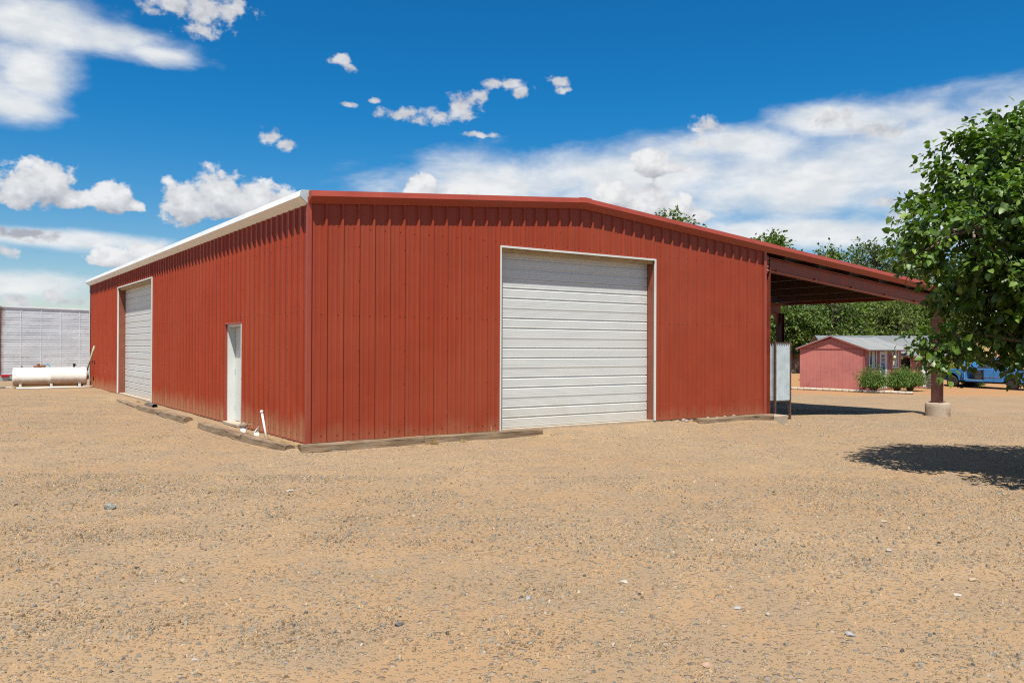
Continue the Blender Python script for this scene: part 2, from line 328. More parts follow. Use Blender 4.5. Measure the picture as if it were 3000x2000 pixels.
def soil_mat():
    m, b, p = material('sandy_gravel_soil'); pos = worldpos(b)
    sx = b.add('ShaderNodeSeparateXYZ'); b.l.new(pos, sx.inputs[0])
    big = b.noise(pos, .22, 5, .6); mid = b.noise(pos, 1.6, 6, .62); fine = b.noise(pos, 26, 5, .65)
    col = b.mix(b.ss(big, .35, .65), rgb((.312, .201, .110)), rgb((.333, .231, .136)))
    col = b.mix(b.ss(mid, .38, .66, 0, .7), col, rgb((.250, .186, .122)))
    # red-orange sand round the house and behind it
    hx = b.m('ADD', sx.outputs[0], b.m('MULTIPLY', big, 6.0))
    dd = b.m('ADD', b.m('MULTIPLY', b.m('SUBTRACT', sx.outputs[0], CAM.x), FX), b.m('MULTIPLY', b.m('SUBTRACT', sx.outputs[1], CAM.y), FY))
    dd = b.m('MULTIPLY_ADD', b.m('SUBTRACT', big, .5), 8.0, dd)
    org = b.m('MULTIPLY', b.ss(dd, 40.5, 43.5), b.ss(hx, 14, 20))
    col = b.mix(b.m('MULTIPLY', org, .85), col, rgb((.335, .180, .082)))
    # gravel spread on the drive, too small and too far to build stone by stone
    vo = b.add('ShaderNodeTexVoronoi'); b.put(vo.inputs['Vector'], pos); vo.inputs['Scale'].default_value = 34
    vo2 = b.add('ShaderNodeTexVoronoi'); b.put(vo2.inputs['Vector'], pos); vo2.inputs['Scale'].default_value = 15
    sepc = b.add('ShaderNodeSeparateColor'); b.l.new(vo.outputs['Color'], sepc.inputs[0])
    sepd = b.add('ShaderNodeSeparateColor'); b.l.new(vo2.outputs['Color'], sepd.inputs[0])
    gcol = b.mix(sepc.outputs[1], rgb((.18, .140, .092)), rgb((.36, .285, .195)))
    gm = b.m('MULTIPLY', b.m('GREATER_THAN', sepc.outputs[0], .22), b.ss(vo.outputs['Distance'], .30, .45, 1, 0))
    patch = b.ss(b.noise(pos, .55, 5, .6), .34, .58, .55, 1.)
    gm = b.m('MULTIPLY', b.m('MULTIPLY', gm, patch), b.m('SUBTRACT', 1.0, org))
    col = b.mix(b.m('MULTIPLY', gm, .8), col, gcol)
    gm2 = b.m('MULTIPLY', b.m('MULTIPLY', b.m('GREATER_THAN', sepd.outputs[0], .72), b.ss(vo2.outputs['Distance'], .2, .42, 1, 0)), b.m('SUBTRACT', 1.0, org))
    gcol2 = b.mix(sepd.outputs[1], rgb((.115, .105, .095)), rgb((.40, .35, .29)))
    col = b.mix(b.m('MULTIPLY', gm2, b.m('MULTIPLY', patch, .7)), col, gcol2)
    far = b.ss(dd, 52, 66)
    gr = b.noise(pos, .5, 6, .65)
    col = b.mix(b.m('MULTIPLY', far, b.ss(gr, .45, .62, 0, .8)), col, rgb((.24, .18, .07)))
    b.put(p.inputs['Base Color'], col); p.inputs['Roughness'].default_value = .95; p.inputs['Specular IOR Level'].default_value = .15
    h = b.m('ADD', b.m('MULTIPLY', fine, .5), b.m('ADD', b.m('MULTIPLY', gm, .9), b.m('MULTIPLY', gm2, 1.3)))
    bump(b, p, h, .75, .02)
    return m
SOIL = soil_mat()
go_ = link(bpy.data.objects.new('ground', fast_mesh('ground', gv, gf, SOIL, None, True))); tag(go_, kind='structure')

# ---------------------------------------------------------------- gravel
def tint_mat(name, rough=.85, spec=.3, transl=0., bmp=0., gloss=None, backlit=(1.1, 1.3, .45)):
    m, b, p = material(name)
    at = b.add('ShaderNodeAttribute', attribute_name='tint')
    b.put(p.inputs['Base Color'], at.outputs['Color']); p.inputs['Roughness'].default_value = rough; p.inputs['Specular IOR Level'].default_value = spec
    if bmp: bump(b, p, b.noise(worldpos(b), 120, 4, .6), bmp, .004)
    if transl > 0:
        tr = b.add('ShaderNodeBsdfTranslucent'); b.put(tr.inputs['Color'], b.mix(1.0, at.outputs['Color'], rgb(backlit), 'MULTIPLY'))
        mx = b.add('ShaderNodeMixShader'); mx.inputs[0].default_value = transl
        out = m.node_tree.nodes['Material Output']
        b.l.new(p.outputs[0], mx.inputs[1]); b.l.new(tr.outputs[0], mx.inputs[2]); b.l.new(mx.outputs[0], out.inputs[0])
    return m
GRAVEL = tint_mat('gravel_stone', .9, .2, bmp=.3)
STONE_COL = np.array([(.34, .235, .130), (.285, .205, .120), (.265, .228, .178), (.20, .190, .162), (.22, .155, .10), (.40, .34, .265), (.31, .185, .12), (.10, .092, .082), (.355, .255, .155)])
STONE_P = np.array([.24, .19, .20, .11, .07, .014, .025, .022, .14])
def vnoise(x, y, s, seed):
    return np.array([mnoise.noise((float(a)*s+seed, float(b)*s, seed*.37)) for a, b in zip(x, y)])
def scatter(n, d0, d1, spread=.66):
    d = np.sqrt(RNG.uniform(d0*d0, d1*d1, n)); l = RNG.uniform(-1, 1, n)*(spread*d+.6)
    x = CAM.x+d*FX+l*FY; y = CAM.y+d*FY-l*FX
    return x, y, d
def blocked(x, y):
    return ((x > -.62) & (y > -.55) & (x < 12.3) & (y < 24.6)) | ((x < 0.1) & (x > -.6) & (y > -.5) & (y < 14))
def stones(n, d0, d1, rlo, rhi, ring, top, name):
    x, y, d = scatter(n, d0, d1)
    nz = vnoise(x, y, .55, 3.1)+.6*vnoise(x, y, 1.7, 8.2)+.25*vnoise(x*.35, y*1.6, 1.1, 5.5)
    # wheel paths worn to the doors and across the yard carry fewer stones
    def lane(v, c): return np.exp(-((v-c)/.19)**2)
    rr_ = np.hypot(x-8.2, y+14.2); yy_ = y-.10*x+.012*x*x
    wear = np.clip(lane(rr_, 12.0)+lane(rr_, 13.6)+.8*lane(yy_, -4.3)+.8*lane(yy_, -6.0)+.7*lane(y+.55*x, -9.6)+.7*lane(y+.55*x, -11.4), 0, 1)
    nz = nz-.42*wear
    keep = (RNG.uniform(0, 1, n) < np.clip(.66+1.0*nz, .15, 1)) & ~blocked(x, y)
    x, y, d = x[keep], y[keep], d[keep]; n = len(x)
    r = rlo*np.exp(RNG.uniform(0, 1, n)**3.0*math.log(rhi/rlo))
    z = ground_z(x, y)
    ax = RNG.uniform(.75, 1.45, n); hh = RNG.uniform(.55, 1.15, n); th = RNG.uniform(0, 2*math.pi, n)
    k = ring+top; V = np.zeros((n, k, 3))
    for i in range(ring):
        t = th+2*math.pi*(i+RNG.uniform(-.25, .25, n))/ring; rr = r*RNG.uniform(.8, 1.15, n)
        V[:, i] = np.stack([x+np.cos(t)*rr*ax, y+np.sin(t)*rr/ax, z-r*.15], 1)
    for j in range(top):
        t = th+.5+2*math.pi*(j+RNG.uniform(-.3, .3, n))/max(top, 1); rr = r*RNG.uniform(.35, .65, n)*(0.4 if top == 1 else 1)
        V[:, ring+j] = np.stack([x+np.cos(t)*rr*ax, y+np.sin(t)*rr/ax, z+r*hh*RNG.uniform(.75, 1.1, n)], 1)
    F = []
    if top == 1: F = [(i, (i+1) % ring, ring) for i in range(ring)]
    else:
        # zip the two rings together, then cap the top
        i = j = 0
        while i < ring or j < top:
            if j >= top or (i < ring and (i+1)/ring <= (j+1)/top): F.append((i % ring, (i+1) % ring, ring+j % top)); i += 1
            else: F.append((i % ring, ring+(j+1) % top, ring+j % top)); j += 1
        F += [(ring, ring+q, ring+q+1) for q in range(1, top-1)]
    F = np.array(F); FF = (F[None]+(np.arange(n)*k)[:, None, None]).reshape(-1, 3)
    c = STONE_COL[RNG.choice(len(STONE_COL), n, p=STONE_P/STONE_P.sum())]*RNG.uniform(.66, 1.18, (n, 1))  # tone spread widened so darker stones stand in for shadows between stones
    C = np.repeat(c, k, 0)
    o = link(bpy.data.objects.new(name, fast_mesh(name, V.reshape(-1, 3), FF, GRAVEL, C)))
    return o
gr1 = stones(150000, 3.6, 11.5, .005, .019, 4, 3, 'gravel'); tag(gr1, 'crushed grey and tan gravel strewn over the near yard', 'gravel', kind='stuff')
gr2 = stones(310000, 10.9, 28, .008, .021, 4, 1, 'gravel'); tag(gr2, 'fine grey and tan gravel over the yard towards the building', 'gravel', kind='stuff')
# ================================================================ the red metal building
BW, BL, EAVE, RIDGE = 12.19, 24.4, 4.27, 4.78
LX, LY = 20.75, 6.1                      # lean-to eave and depth
def roof_z(x): return EAVE+(RIDGE-EAVE)*x/6.1 if x <= 6.1 else RIDGE-(x-6.1)*.0833
bld = empty('metal_building', (0, 0, 0))
tag(bld, 'large red ribbed metal building with white roll doors and open lean-to', 'building')
# concrete slab
MB().box(.01, BW, .01, BL, -.30, -.002).build('concrete_slab', CONC, bld)
def wall_cols(length):
    c = [(0.0, 0.0)]; k = 1
    while k*FT < length+.05:
        s = k*FT; p = s-FT
        for f in (1/3, 2/3):
            q = p+FT*f; c += [(q-.021, 0), (q-.012, .004), (q+.012, .004), (q+.021, 0)]
        c += [(s-.036, 0), (s-.014, .041), (s+.014, .041), (s+.036, 0)]
        k += 1
    return [q for q in c if q[0] <= length+1e-6]+([(length, 0)] if c[-1][0] < length or True else [])
def ribbed_wall(length, ztop, openings, place, mat, name='wall_sheet'):
    cols = sorted(set(wall_cols(length)))
    for (a, b_, h) in openings: cols += [(a, 0.0), (b_, 0.0)]
    cols = sorted(cols)
    def zb(s):
        for (a, b_, h) in openings:
            if a < s < b_: return h
        return -.015
    seam = 3*FT; j = 0; out = []
    while j*seam < length-.05:
        lo, hi = j*seam+(.036 if j else 0), min((j+1)*seam+.036, length); mb = MB()
        cc = [c for c in cols if lo-1e-6 <= c[0] <= hi+1e-6]
        for c0, c1 in zip(cc, cc[1:]):
            if c1[0]-c0[0] < 1e-5: continue
            zz = zb((c0[0]+c1[0])/2); e0 = .0016 if c0[0] > hi-.09 else 0; e1 = .0016 if c1[0] > hi-.09 else 0
            mb.add([place(c0[0], c0[1]+e0, zz), place(c1[0], c1[1]+e1, zz), place(c1[0], c1[1]+e1, ztop(c1[0])), place(c0[0], c0[1]+e0, ztop(c0[0]))], [(0, 1, 2, 3)])
        out.append(mb.build(name, mat, bld)); j += 1
    return out
GD = (4.0, 8.27, 3.66); LD = (12.5, 18.0, 3.66); WD = (3.75, 4.87, 2.13)
PG = lambda s, o, z: (s, -o, z)
PL = lambda s, o, z: (-o, s, z)
ribbed_wall(BW, lambda s: roof_z(s)-.03, [GD], PG, RED)
ribbed_wall(BL, lambda s: EAVE-.02, [LD, WD], PL, RED_DUSTY)
ribbed_wall(BL, lambda s: roof_z(BW)-.05, [], lambda s, o, z: (BW+o, s, z), RED_DUSTY)
ribbed_wall(BW, lambda s: roof_z(s)-.03, [], lambda s, o, z: (s, BL+o, z), RED)
# screws: girt lines and stitched laps
def screws(length, ztop, openings, place, rows, phase):
    mb = MB()
    def put(s, o, z):
        for (a, b_, h) in openings:
            if a-.05 < s < b_+.05 and z < h+.02: return
        if z > ztop(s)-.1: return
        r = .0115; c = []
        for q in range(6): t = q*math.pi/3; c.append(place(s+r*math.cos(t), o, z+r*math.sin(t)))
        for q in range(6): t = q*math.pi/3; c.append(place(s+r*.7*math.cos(t), o+.008, z+r*.7*math.sin(t)))
        mb.add(c, [(q, (q+1) % 6, 6+(q+1) % 6, 6+q) for q in range(6)]+[tuple(range(6, 12))])
    k = 0
    while k*FT < length:
        for z in rows: put(k*FT+phase, .0, z)
        if k % 3 == 0 and k:
            z = .35
            while z < ztop(k*FT)-.2: put(k*FT+.004, .0425, z); z += .62
        k += 1
    for (a, b_, h) in openings:
        s = a+.1
        while s < b_: put(s, .0, h+.09); s += FT/2
    return tag(mb.build('screw_heads', SCREW, bld), kind='stuff')
SCREW = simple('screw_paint', (.14, .045, .03), .85, spec=.1)
screws(BW, roof_z, [GD], PG, (.10, 2.22, 3.78), .235)
screws(BL, lambda s: EAVE, [LD, WD], PL, (.10, 2.28, 3.5), .235)
# corner trims (L section) and jamb trims
def corner(x, y, sx, sy, z1, mat, w=.085):
    o = .048
    mb = MB(); a = (x+sx*o, y+sy*o); pr = [(a[0], a[1], 0), (a[0]-sx*(w+o), a[1], 0), (a[0]-sx*(w+o), a[1]-sy*.005, 0), (a[0]-sx*.005, a[1]-sy*.005, 0), (a[0]-sx*.005, a[1]-sy*(w+o), 0), (a[0], a[1]-sy*(w+o), 0)]
    return mb.ext(pr, (0, 0, -.02), (0, 0, z1)).build('corner_trim', mat, bld)
corner(0, 0, -1, -1, EAVE-.03, RED_TRIM, .028); corner(0, BL, -1, 1, EAVE-.03, WHITE_TRIM, .14)
corner(BW, 0, 1, -1, roof_z(BW)-.10, RED_TRIM, .05); corner(BW, BL, 1, 1, roof_z(BW)-.10, RED_TRIM)
# base trim along the slab
MB().box(-.016, -.003, .05, LD[0]-.1, -.035, -.017).box(-.016, -.003, LD[1]+.1, BL-.1, -.035, -.017).build('base_trim', RED_TRIM, bld)
# roof sheets
def slab(name, pts, t, mat, y0, y1):
    pr = [(x, 0, z) for x, z in pts]+[(x, 0, z-t) for x, z in reversed(pts)]
    return MB().ext(pr, (0, y0, 0), (0, y1, 0)).build(name, mat, bld)
slab('roof_panel', [(-.02, roof_z(-.02)+.02), (6.1, RIDGE+.02)], .045, GALV, -.02, BL+.05)
slab('roof_panel', [(6.1, RIDGE+.02), (BW+.1, roof_z(BW+.1)+.02)], .045, GALV, -.02, BL+.05)
LEANR = simple('lean_to_shade_black', (.016, .011, .009), .8, var=.1)  # near-black colour stands in for the deep shade under the roof
slab('roof_panel', [(BW+.1, roof_z(BW+.1)+.02), (LX+.25, roof_z(LX+.25)+.02)], .045, GALV, -.02, LY+.1)
slab('roof_shade_sheet', [(BW+.1, roof_z(BW+.1)-.027), (LX+.19, roof_z(LX+.19)-.027)], .002, LEANR, .0, LY+.06)  # added thin dark sheet, its colour paints the shade below the roof panel
# rake trim: faceted box section along the gable, up to the ridge, down to the lean-to eave
def rake(xa, xb, dz=0., grow=0., name='rake_trim', par=bld):
    pr = [(.0, .075), (-.125, .070), (-.150, -.030), (-.012, -.145), (.0, -.145)]
    mb = MB(); v = []
    for x in (xa, xb):
        z = roof_z(x)+dz
        for (py, pz) in pr: v.append((x, (py-.03)*(1+grow)+.0, z+pz*(1+grow)))
    n = len(pr)
    mb.add(v, [(i, (i+1) % n, n+(i+1) % n, n+i) for i in range(n)]+[tuple(range(n-1, -1, -1)), tuple(range(n, 2*n))])
    return mb.build(name, RED_TRIM, par)
rake(-.03, 3.0); rake(2.99, 6.0, .0, .012); rake(6.2, 9.2, 0, 0); rake(9.19, 12.6, 0, .012); rake(12.58, 16.7); rake(16.69, LX+.27, 0, .012)
pk = MB(); pr = [(.0, .082), (-.132, .078), (-.158, -.034), (-.014, -.152), (.0, -.152)]; v = []
for x in (5.94, 6.1, 6.26):
    for (py, pz) in pr: v.append((x, py-.032, roof_z(x)+pz+.004))
pk.add(v, [(r*5+i, r*5+(i+1) % 5, (r+1)*5+(i+1) % 5, (r+1)*5+i) for r in (0, 1) for i in range(5)]+[(4, 3, 2, 1, 0), (10, 11, 12, 13, 14)])
pk.build('ridge_cap', RED_TRIM, bld)
# gutter along the left eave
gpr = [(.0, .085), (-.150, .080), (-.176, -.030), (-.035, -.150), (.0, -.150)]
gut = MB().ext([(x, 0, z+EAVE) for x, z in gpr], (0, .0, 0), (0, BL+.14, 0)).build('gutter', GUTTER, bld)
MB().ext([(x*1.03, 0, z*1.03+EAVE) for x, z in gpr], (0, -.045, 0), (0, -.001, 0)).build('gutter_end_cap', GALV, gut)
MB().ext([(x*1.03, 0, z*1.03+EAVE) for x, z in gpr], (0, BL+.141, 0), (0, BL+.165, 0)).build('gutter_end_cap', GALV, gut)
for q in range(1, 8):
    MB().ext([(x*1.015, 0, z*1.015+EAVE) for x, z in gpr], (0, q*3.05-.02, 0), (0, q*3.05+.02, 0)).build('gutter_joint', GUTTER, gut)
# sectional roll doors in deep reveals
def section_profile(h):
    # (depth out, z): two bold beads at the thirds, fine pinstripes between, small step at the joint
    p = [(0.0, .003), (.0, .02)]
    def fine(z): return [(.0, z-.004), (-.0035, z-.0015), (-.0035, z+.0015), (.0, z+.004)]
    for t in (.10, .18, .26): p += fine(h*t)
    for t in (1/3, 2/3):
        z = h*t
        if t > .5:
            for u in (.43, .50, .57): p += fine(h*u)
        p += [(.0, z-.026), (-.016, z-.004), (-.018, z+.006), (.004, z+.024), (.0, z+.030)]
    for t in (.76, .84, .92): p += fine(h*t)
    p += [(.0, h-.02), (.004, h-.003)]
    return p
RUST = simple('rusty_joint', (.40, .22, .09), .8, var=.3, scale=8)
def roll_door(a, b_, head, rec, place, name):
    root = MB()
    def bx(mb, s0, s1, o0, o1, z0, z1):
        c = [place(s, o, z) for z in (z0, z1) for (s, o) in ((s0, o0), (s1, o0), (s1, o1), (s0, o1))]
        return mb.add(c, [(0, 3, 2, 1), (4, 5, 6, 7), (0, 1, 5, 4), (1, 2, 6, 5), (2, 3, 7, 6), (3, 0, 4, 7)])
    bx(root, a+.02, b_-.02, -rec-.06, -rec-.035, .0, head+.1)
    r = root.build(name, DARK, bld)
    n = 6; h = (head+.02)/n; pr = section_profile(h); first = None
    for i in range(n):
        mb = MB(); v = []
        for (o, z) in pr: v.append(place(a+.012, -rec+o, z+i*h)); v.append(place(b_-.012, -rec+o, z+i*h))
        mb.add(v, [(2*q, 2*q+1, 2*q+3, 2*q+2) for q in range(len(pr)-1)])
        mb.build('door_section', DOOR, r)
        if i: bx(MB(), a+.02, b_-.02, -rec-.012, -rec-.002, i*h-.004, i*h+.004).build('section_joint', RUST, r)
    bx(MB(), a+.02, b_-.02, -rec-.03, -rec+.006, -.012, .004).build('bottom_seal', BLACK, r)
    # reveal: jambs and header, then white edge trim standing proud of the ribs
    bx(MB(), a-.035, a, -rec-.07, .006, -.01, head).build('door_jamb', JAMB, bld)
    bx(MB(), b_, b_+.035, -rec-.07, .006, -.01, head).build('door_jamb', JAMB, bld)
    bx(MB(), a-.035, b_+.035, -rec-.07, .005, head+.001, head+.03).build('door_header', TAN_STEEL, bld)
    bx(MB(), a+.002, b_-.002, -rec+.01, -.03, head-.07, head-.002).build('header_lip', TAN_STEEL, bld)
    bx(MB(), a-.030, a+.003, .006, .050, -.015, head+.033).build('door_trim', WHITE_TRIM, bld)
    bx(MB(), b_-.003, b_+.030, .006, .050, -.015, head+.033).build('door_trim', WHITE_TRIM, bld)
    bx(MB(), a+.0035, b_-.0035, .006, .048, head-.004, head+.035).build('door_trim', WHITE_TRIM, bld)
    return r
roll_door(*GD, .21, PG, 'overhead_door'); roll_door(*LD, .21, PL, 'overhead_door')
# walk door, recessed, in a white frame
a, b_, h = WD; rec = .17
wd = MB().box(rec, rec+.045, a+.06, b_-.06, .012, h-.06, .004).build('walk_door', WHITE_TRIM, bld)
MB().lathe([(.0, -.055), (.026, -.055), (.030, -.04), (.018, -.02), (.012, .0)], 12, 'X', (rec, a+.14, 1.0)).build('door_knob', GALV, wd)
for yy in (.25, 1.05, 1.8): MB().box(rec-.008, rec+.004, b_-.075, b_-.055, yy, yy+.1).build('hinge', GALV, wd)
MB().box(.005, rec+.06, a+.001, a+.055, -.01, h-.003).build('door_frame', WHITE_TRIM, bld)
MB().box(.005, rec+.06, b_-.055, b_-.001, -.01, h-.003).build('door_frame', WHITE_TRIM, bld)
MB().box(.006, rec+.06, a+.056, b_-.056, h-.055, h-.003).build('door_frame', WHITE_TRIM, bld)
MB().box(-.045, .004, a-.03, b_+.03, h-.002, h+.035).build('drip_cap', RED_TRIM, bld)
MB().box(-.040, .003, b_+.0, b_+.03, -.012, h-.004).build('door_trim', RED_TRIM, bld)
MB().box(-.040, .003, a-.03, a+.0, -.012, h-.004).build('door_trim', WHITE_TRIM, bld)
MB().box(-.10, .16, a+.02, b_-.02, -.05, .008, .01).build('door_threshold', CONC, bld)

# ---------------------------------------------------------------- lean-to frame
def ibeam(mb, p0, p1, dep, wid, tf=.012, tw=.010, side=(0, 1, 0)):
    # beam from p0 to p1 (top centre line), web depth dep hanging down
    p0 = Vector(p0); p1 = Vector(p1); sd = Vector(side)
    for (lo, hi, w) in ((-tf, 0, wid), (-dep, -dep+tf, wid), (-dep+tf, -tf, tw)):
        pr = [sd*(-w/2)+Vector((0, 0, lo)), sd*(w/2)+Vector((0, 0, lo)), sd*(w/2)+Vector((0, 0, hi)), sd*(-w/2)+Vector((0, 0, hi))]
        mb.ext(pr, p0, p1)
    return mb
def hcol(x, y, z0, z1, dx, dy, name='post', mat=None):
    mb = MB()
    mb.box(x-dx/2, x-dx/2+.014, y-dy/2, y+dy/2, z0, z1).box(x+dx/2-.014, x+dx/2, y-dy/2, y+dy/2, z0, z1).box(x-dx/2+.014, x+dx/2-.014, y-.006, y+.006, z0, z1)
    mb.box(x-dx/2-.05, x+dx/2+.05, y-dy/2-.05, y+dy/2+.05, z0, z0+.02)
    return mb.build(name, mat or RED_STEEL, bld)
RT = lambda x: roof_z(x)-.245
for yy in (.09, LY-.1):
    ra = ibeam(MB(), (BW+.17, yy, RT(BW+.17)), (LX+.02, yy, RT(LX+.02)), .36, .18).build('rafter', RED_STEEL, bld)
    for xx in (12.75, 14.4, 16.1, 17.8, 19.4):
        MB().box(xx-.006, xx+.006, yy-.086, yy-.006, RT(xx)-.345, RT(xx)-.285).build('stiffener_plate', RED_STEEL, ra)
    MB().box(BW+.10, BW+.165, yy-.09, yy+.09, RT(BW)-.43, RT(BW)+.02).build('end_plate', RED_STEEL, ra)
    for zz in (.06, .16, .26, .36):
        MB().lathe([(.014, 0), (.014, -.02), (.0, -.021)], 6, 'Y', (BW+.135, yy-.091, RT(BW)-zz)).build('bolt', GALV, ra)
PURL = simple('purlin_steel', (.085, .042, .024), .6, var=.2, scale=4)
for xx in (13.1, 14.55, 16.0, 17.45, 18.9, 20.3):
    z = roof_z(xx)-.036
    MB().ext([(xx-.03, 0, z), (xx+.035, 0, z), (xx+.035, 0, z-.02), (xx-.02, 0, z-.003), (xx-.02, 0, z-.197), (xx+.035, 0, z-.197), (xx+.035, 0, z-.21), (xx-.03, 0, z-.21)], (0, -.0, 0), (0, LY+.06, 0)).build('purlin', PURL, bld)
    for q in range(1, 6):
        MB().box(xx-.75, xx-.74, q*1.05-.008, q*1.05+.008, roof_z(xx-.745)-.16, roof_z(xx-.745)-.036).build('sag_rod', PURL, bld)
z = roof_z(LX+.15)-.03
MB().box(LX+.14, LX+.19, .0, LY+.06, z-.26, z).build('eave_strut', RED_STEEL, bld)
MB().ext([(LX+.195, 0, z+.05), (LX+.262, 0, z+.045), (LX+.262, 0, z-.10), (LX+.195, 0, z-.16)], (0, 0, 0), (0, LY+.1, 0)).build('eave_trim', RED_TRIM, bld)
hcol(BW+.155, .10, -.06, RT(BW)-.02, .20, .20); hcol(BW+.155, LY-.1, -.06, RT(BW)-.02, .20, .20)
hcol(LX, .06, -.02, RT(LX)-.36, .26, .26, mat=POSTM); hcol(LX, LY-.1, -.3, RT(LX)-.36, .22, .22, mat=POSTM)
MB().ext([(LX-.12, 0, RT(LX)-.36), (LX-.55, 0, RT(LX-.55)-.36), (LX-.12, 0, RT(LX)-.80)], (0, LY-.108, 0), (0, LY-.092, 0)).build('knee_brace', RED_STEEL, bld)
# concrete piers
def rough_pts(mb, amp, s=6.):
    mb.v = [tuple(Vector(q)+Vector(mnoise.noise_vector(Vector(q)*s))*amp) for q in mb.v]; return mb
PIERM = simple('board_marked_concrete', (.37, .30, .225), .9, var=.12, scale=4, bmp=.5, bscale=50, stain=(.27, .13, .08), stain_amt=.28, stain_scale=2.2)
pz = gz(LX, -.1)
rough_pts(MB().lathe([(.37, -.9), (.375, -.62), (.37, -.4), (.372, -.2), (.368, -.075), (.355, -.045), (.2, -.04)], 28, 'Z', (LX, .04, 0)), .012).build('concrete_pier', PIERM, bld, True)
MB().lathe([(.30, -.9), (.30, -.33), (.29, -.3)], 24, 'Z', (LX, LY-.1, 0)).build('concrete_pier', PIERM, bld, True)
rough_pts(MB().box(12.02, 12.55, -.46, .24, -.55, -.045, .02), .01).build('concrete_pier', PIERM, bld)
MB().box(BW+.02, BW+.36, LY-.3, LY+.1, -.6, -.08, .02).build('concrete_pier', PIERM, bld)
# ================================================================ landscape timbers along the walls
def timber(p0, p1, w, h, seed, label, sink=.03, roll=0.0, zfix=None):
    p0 = Vector((*p0, 0)); p1 = Vector((*p1, 0)); L = (p1-p0).length; n = max(6, int(L/.12))
    ang = math.atan2(p1.y-p0.y, p1.x-p0.x); rnd = random.Random(seed); v = []; f = []
    sec = [(-.5, .0), (-.5, .30), (-.46, .85), (-.36, .98), (0, 1.02), (.36, .98), (.46, .86), (.5, .32), (.5, .0)]
    for i in range(n+1):
        x = L*i/n
        for (a, b_) in sec:
            q = Vector((x, a*w, b_*h)); d = Vector(mnoise.noise_vector(Vector((x*2.2+seed*9, a*3, b_*3))))*.011
            e = .02*rnd.random() if i in (0, n) else 0
            v.append(q+Vector((d.x*.3+(e if i == 0 else -e), d.y, d.z)))
    k = len(sec)
    for i in range(n):
        for j in range(k-1): f.append((i*k+j, i*k+j+1, (i+1)*k+j+1, (i+1)*k+j))
    f += [tuple(range(k)), tuple(range(n*k+k-1, n*k-1, -1))]
    o = raw('landscape_timber', v, [tuple(reversed(q)) for q in f], WOOD); o.location = (p0.x, p0.y, zfix if zfix is not None else min(gz(p0.x-.15, p0.y-.15), gz(p1.x-.15, p1.y-.15))-sink)
    o.rotation_euler = (roll, 0, ang)
    return tag(o, label, 'timber', 'weathered timbers edging the red building')
timber((-.51, 14.9), (-.56, 11.25), .17, .15, 1, 'half buried weathered timber below the side roll door, farthest along the wall', .06)
timber((-.58, 11.2), (-.57, 8.45), .18, .17, 2, 'weathered timber beside the black drain pipe under the side wall')
timber((-.57, 8.42), (-.54, 5.95), .19, .17, 3, 'weathered timber with a dark cut end left of the walk door')
timber((-.56, 4.75), (-.53, 1.84), .19, .17, 4, 'weathered timber running in front of the white walk door')
timber((-.53, 1.80), (-.45, -.38), .19, .17, 5, 'sun bleached timber between the white standpipe and the building corner')
timber((-.34, -.47), (2.02, -.44), .17, .18, 6, 'rounded brown timber along the front wall starting at the corner')
timber((2.00, -.46), (4.70, -.44), .17, .185, 7, 'cracked brown timber ending in front of the large front roll door')
timber((9.20, -.42), (11.98, -.40), .19, .20, 8, 'checked timber right of the front door next to the concrete pier', zfix=-.185)

# ---------------------------------------------------------------- pipes by the side wall
z = gz(-.36, 2.5)
o = empty('sewer_cleanout', (-.36, 2.46, z)); tag(o, 'short fat white pipe with a muddy brown cap by the walk door', 'pipe')
MB().lathe([(.060, -.12), (.060, .16), (.05, .161)], 24).build('pipe', PVC, o, True)
CAPM = simple('muddy_cap', (.27, .20, .14), .8, var=.2, scale=14)
MB().lathe([(.074, .14), (.078, .15), (.078, .195), (.07, .20), (.035, .202), (.033, .225), (.0, .226)], 24).build('cap', CAPM, o, True)
MB().tube([(.06, .02, .185), (.15, -.02, .18), (.19, -.05, .165)], [.008, .007, .004], 6).build('strap', CAPM, o)
z = gz(-.28, 1.45)
o = empty('standpipe', (-.24, 1.40, z)); tag(o, 'thin white leaning plastic standpipe with a capped top near the corner', 'pipe')
MB().tube([(0, 0, -.1), (-.03, .09, .20), (-.055, .165, .46)], .021, 12).build('pipe', PVC, o, True)
MB().lathe([(.030, -.03), (.030, .025), (.024, .034), (.0, .035)], 14, 'Z', (-.057, .172, .475)).build('cap', PVC, o, True)
z = gz(-.3, 1.95)
o = MB().add([(-.05, -.05, -.03), (.05, -.045, -.03), (.055, .03, -.03), (-.045, .04, -.03), (-.045, -.02, .06), (.035, -.02, .075), (.04, .03, .09), (-.03, .045, .08), (.03, -.06, .19), (.045, -.055, .215)],
             [(3, 2, 1, 0), (0, 1, 5, 4), (1, 2, 6, 5), (2, 3, 7, 6), (3, 0, 4, 7), (4, 5, 9, 8), (5, 6, 9), (6, 7, 8, 9), (7, 4, 8)]).build('broken_pipe', PVC)
o.location = (-.28, 1.93, z); tag(o, 'pointed white shard of broken plastic pipe stuck in the dirt', 'pipe')
z = gz(-.36, 10.9)
v = []; n = 20
mb = MB(); prof = []
for i in range(34):
    r = .088 if i % 2 else .076; prof.append((r, i*.022))
mb.lathe(prof, 20, 'Y'); mb.f = mb.f[:-2]
inner = [(.07, .0), (.07, .74)]; mb2 = MB().lathe(inner, 20, 'Y'); mb2.f = [tuple(reversed(q)) for q in mb2.f[:-2]]+[tuple(range(20, 40))]
o = mb.add(mb2.v, mb2.f).build('drain_pipe', simple('dusty_black_plastic', (.10, .08, .065), .8, var=.3, scale=9)); o.location = (-.30, 10.7, z+.02); o.rotation_euler = (0, 0, .06); tag(o, 'black corrugated drain pipe lying open ended at the side door', 'pipe')

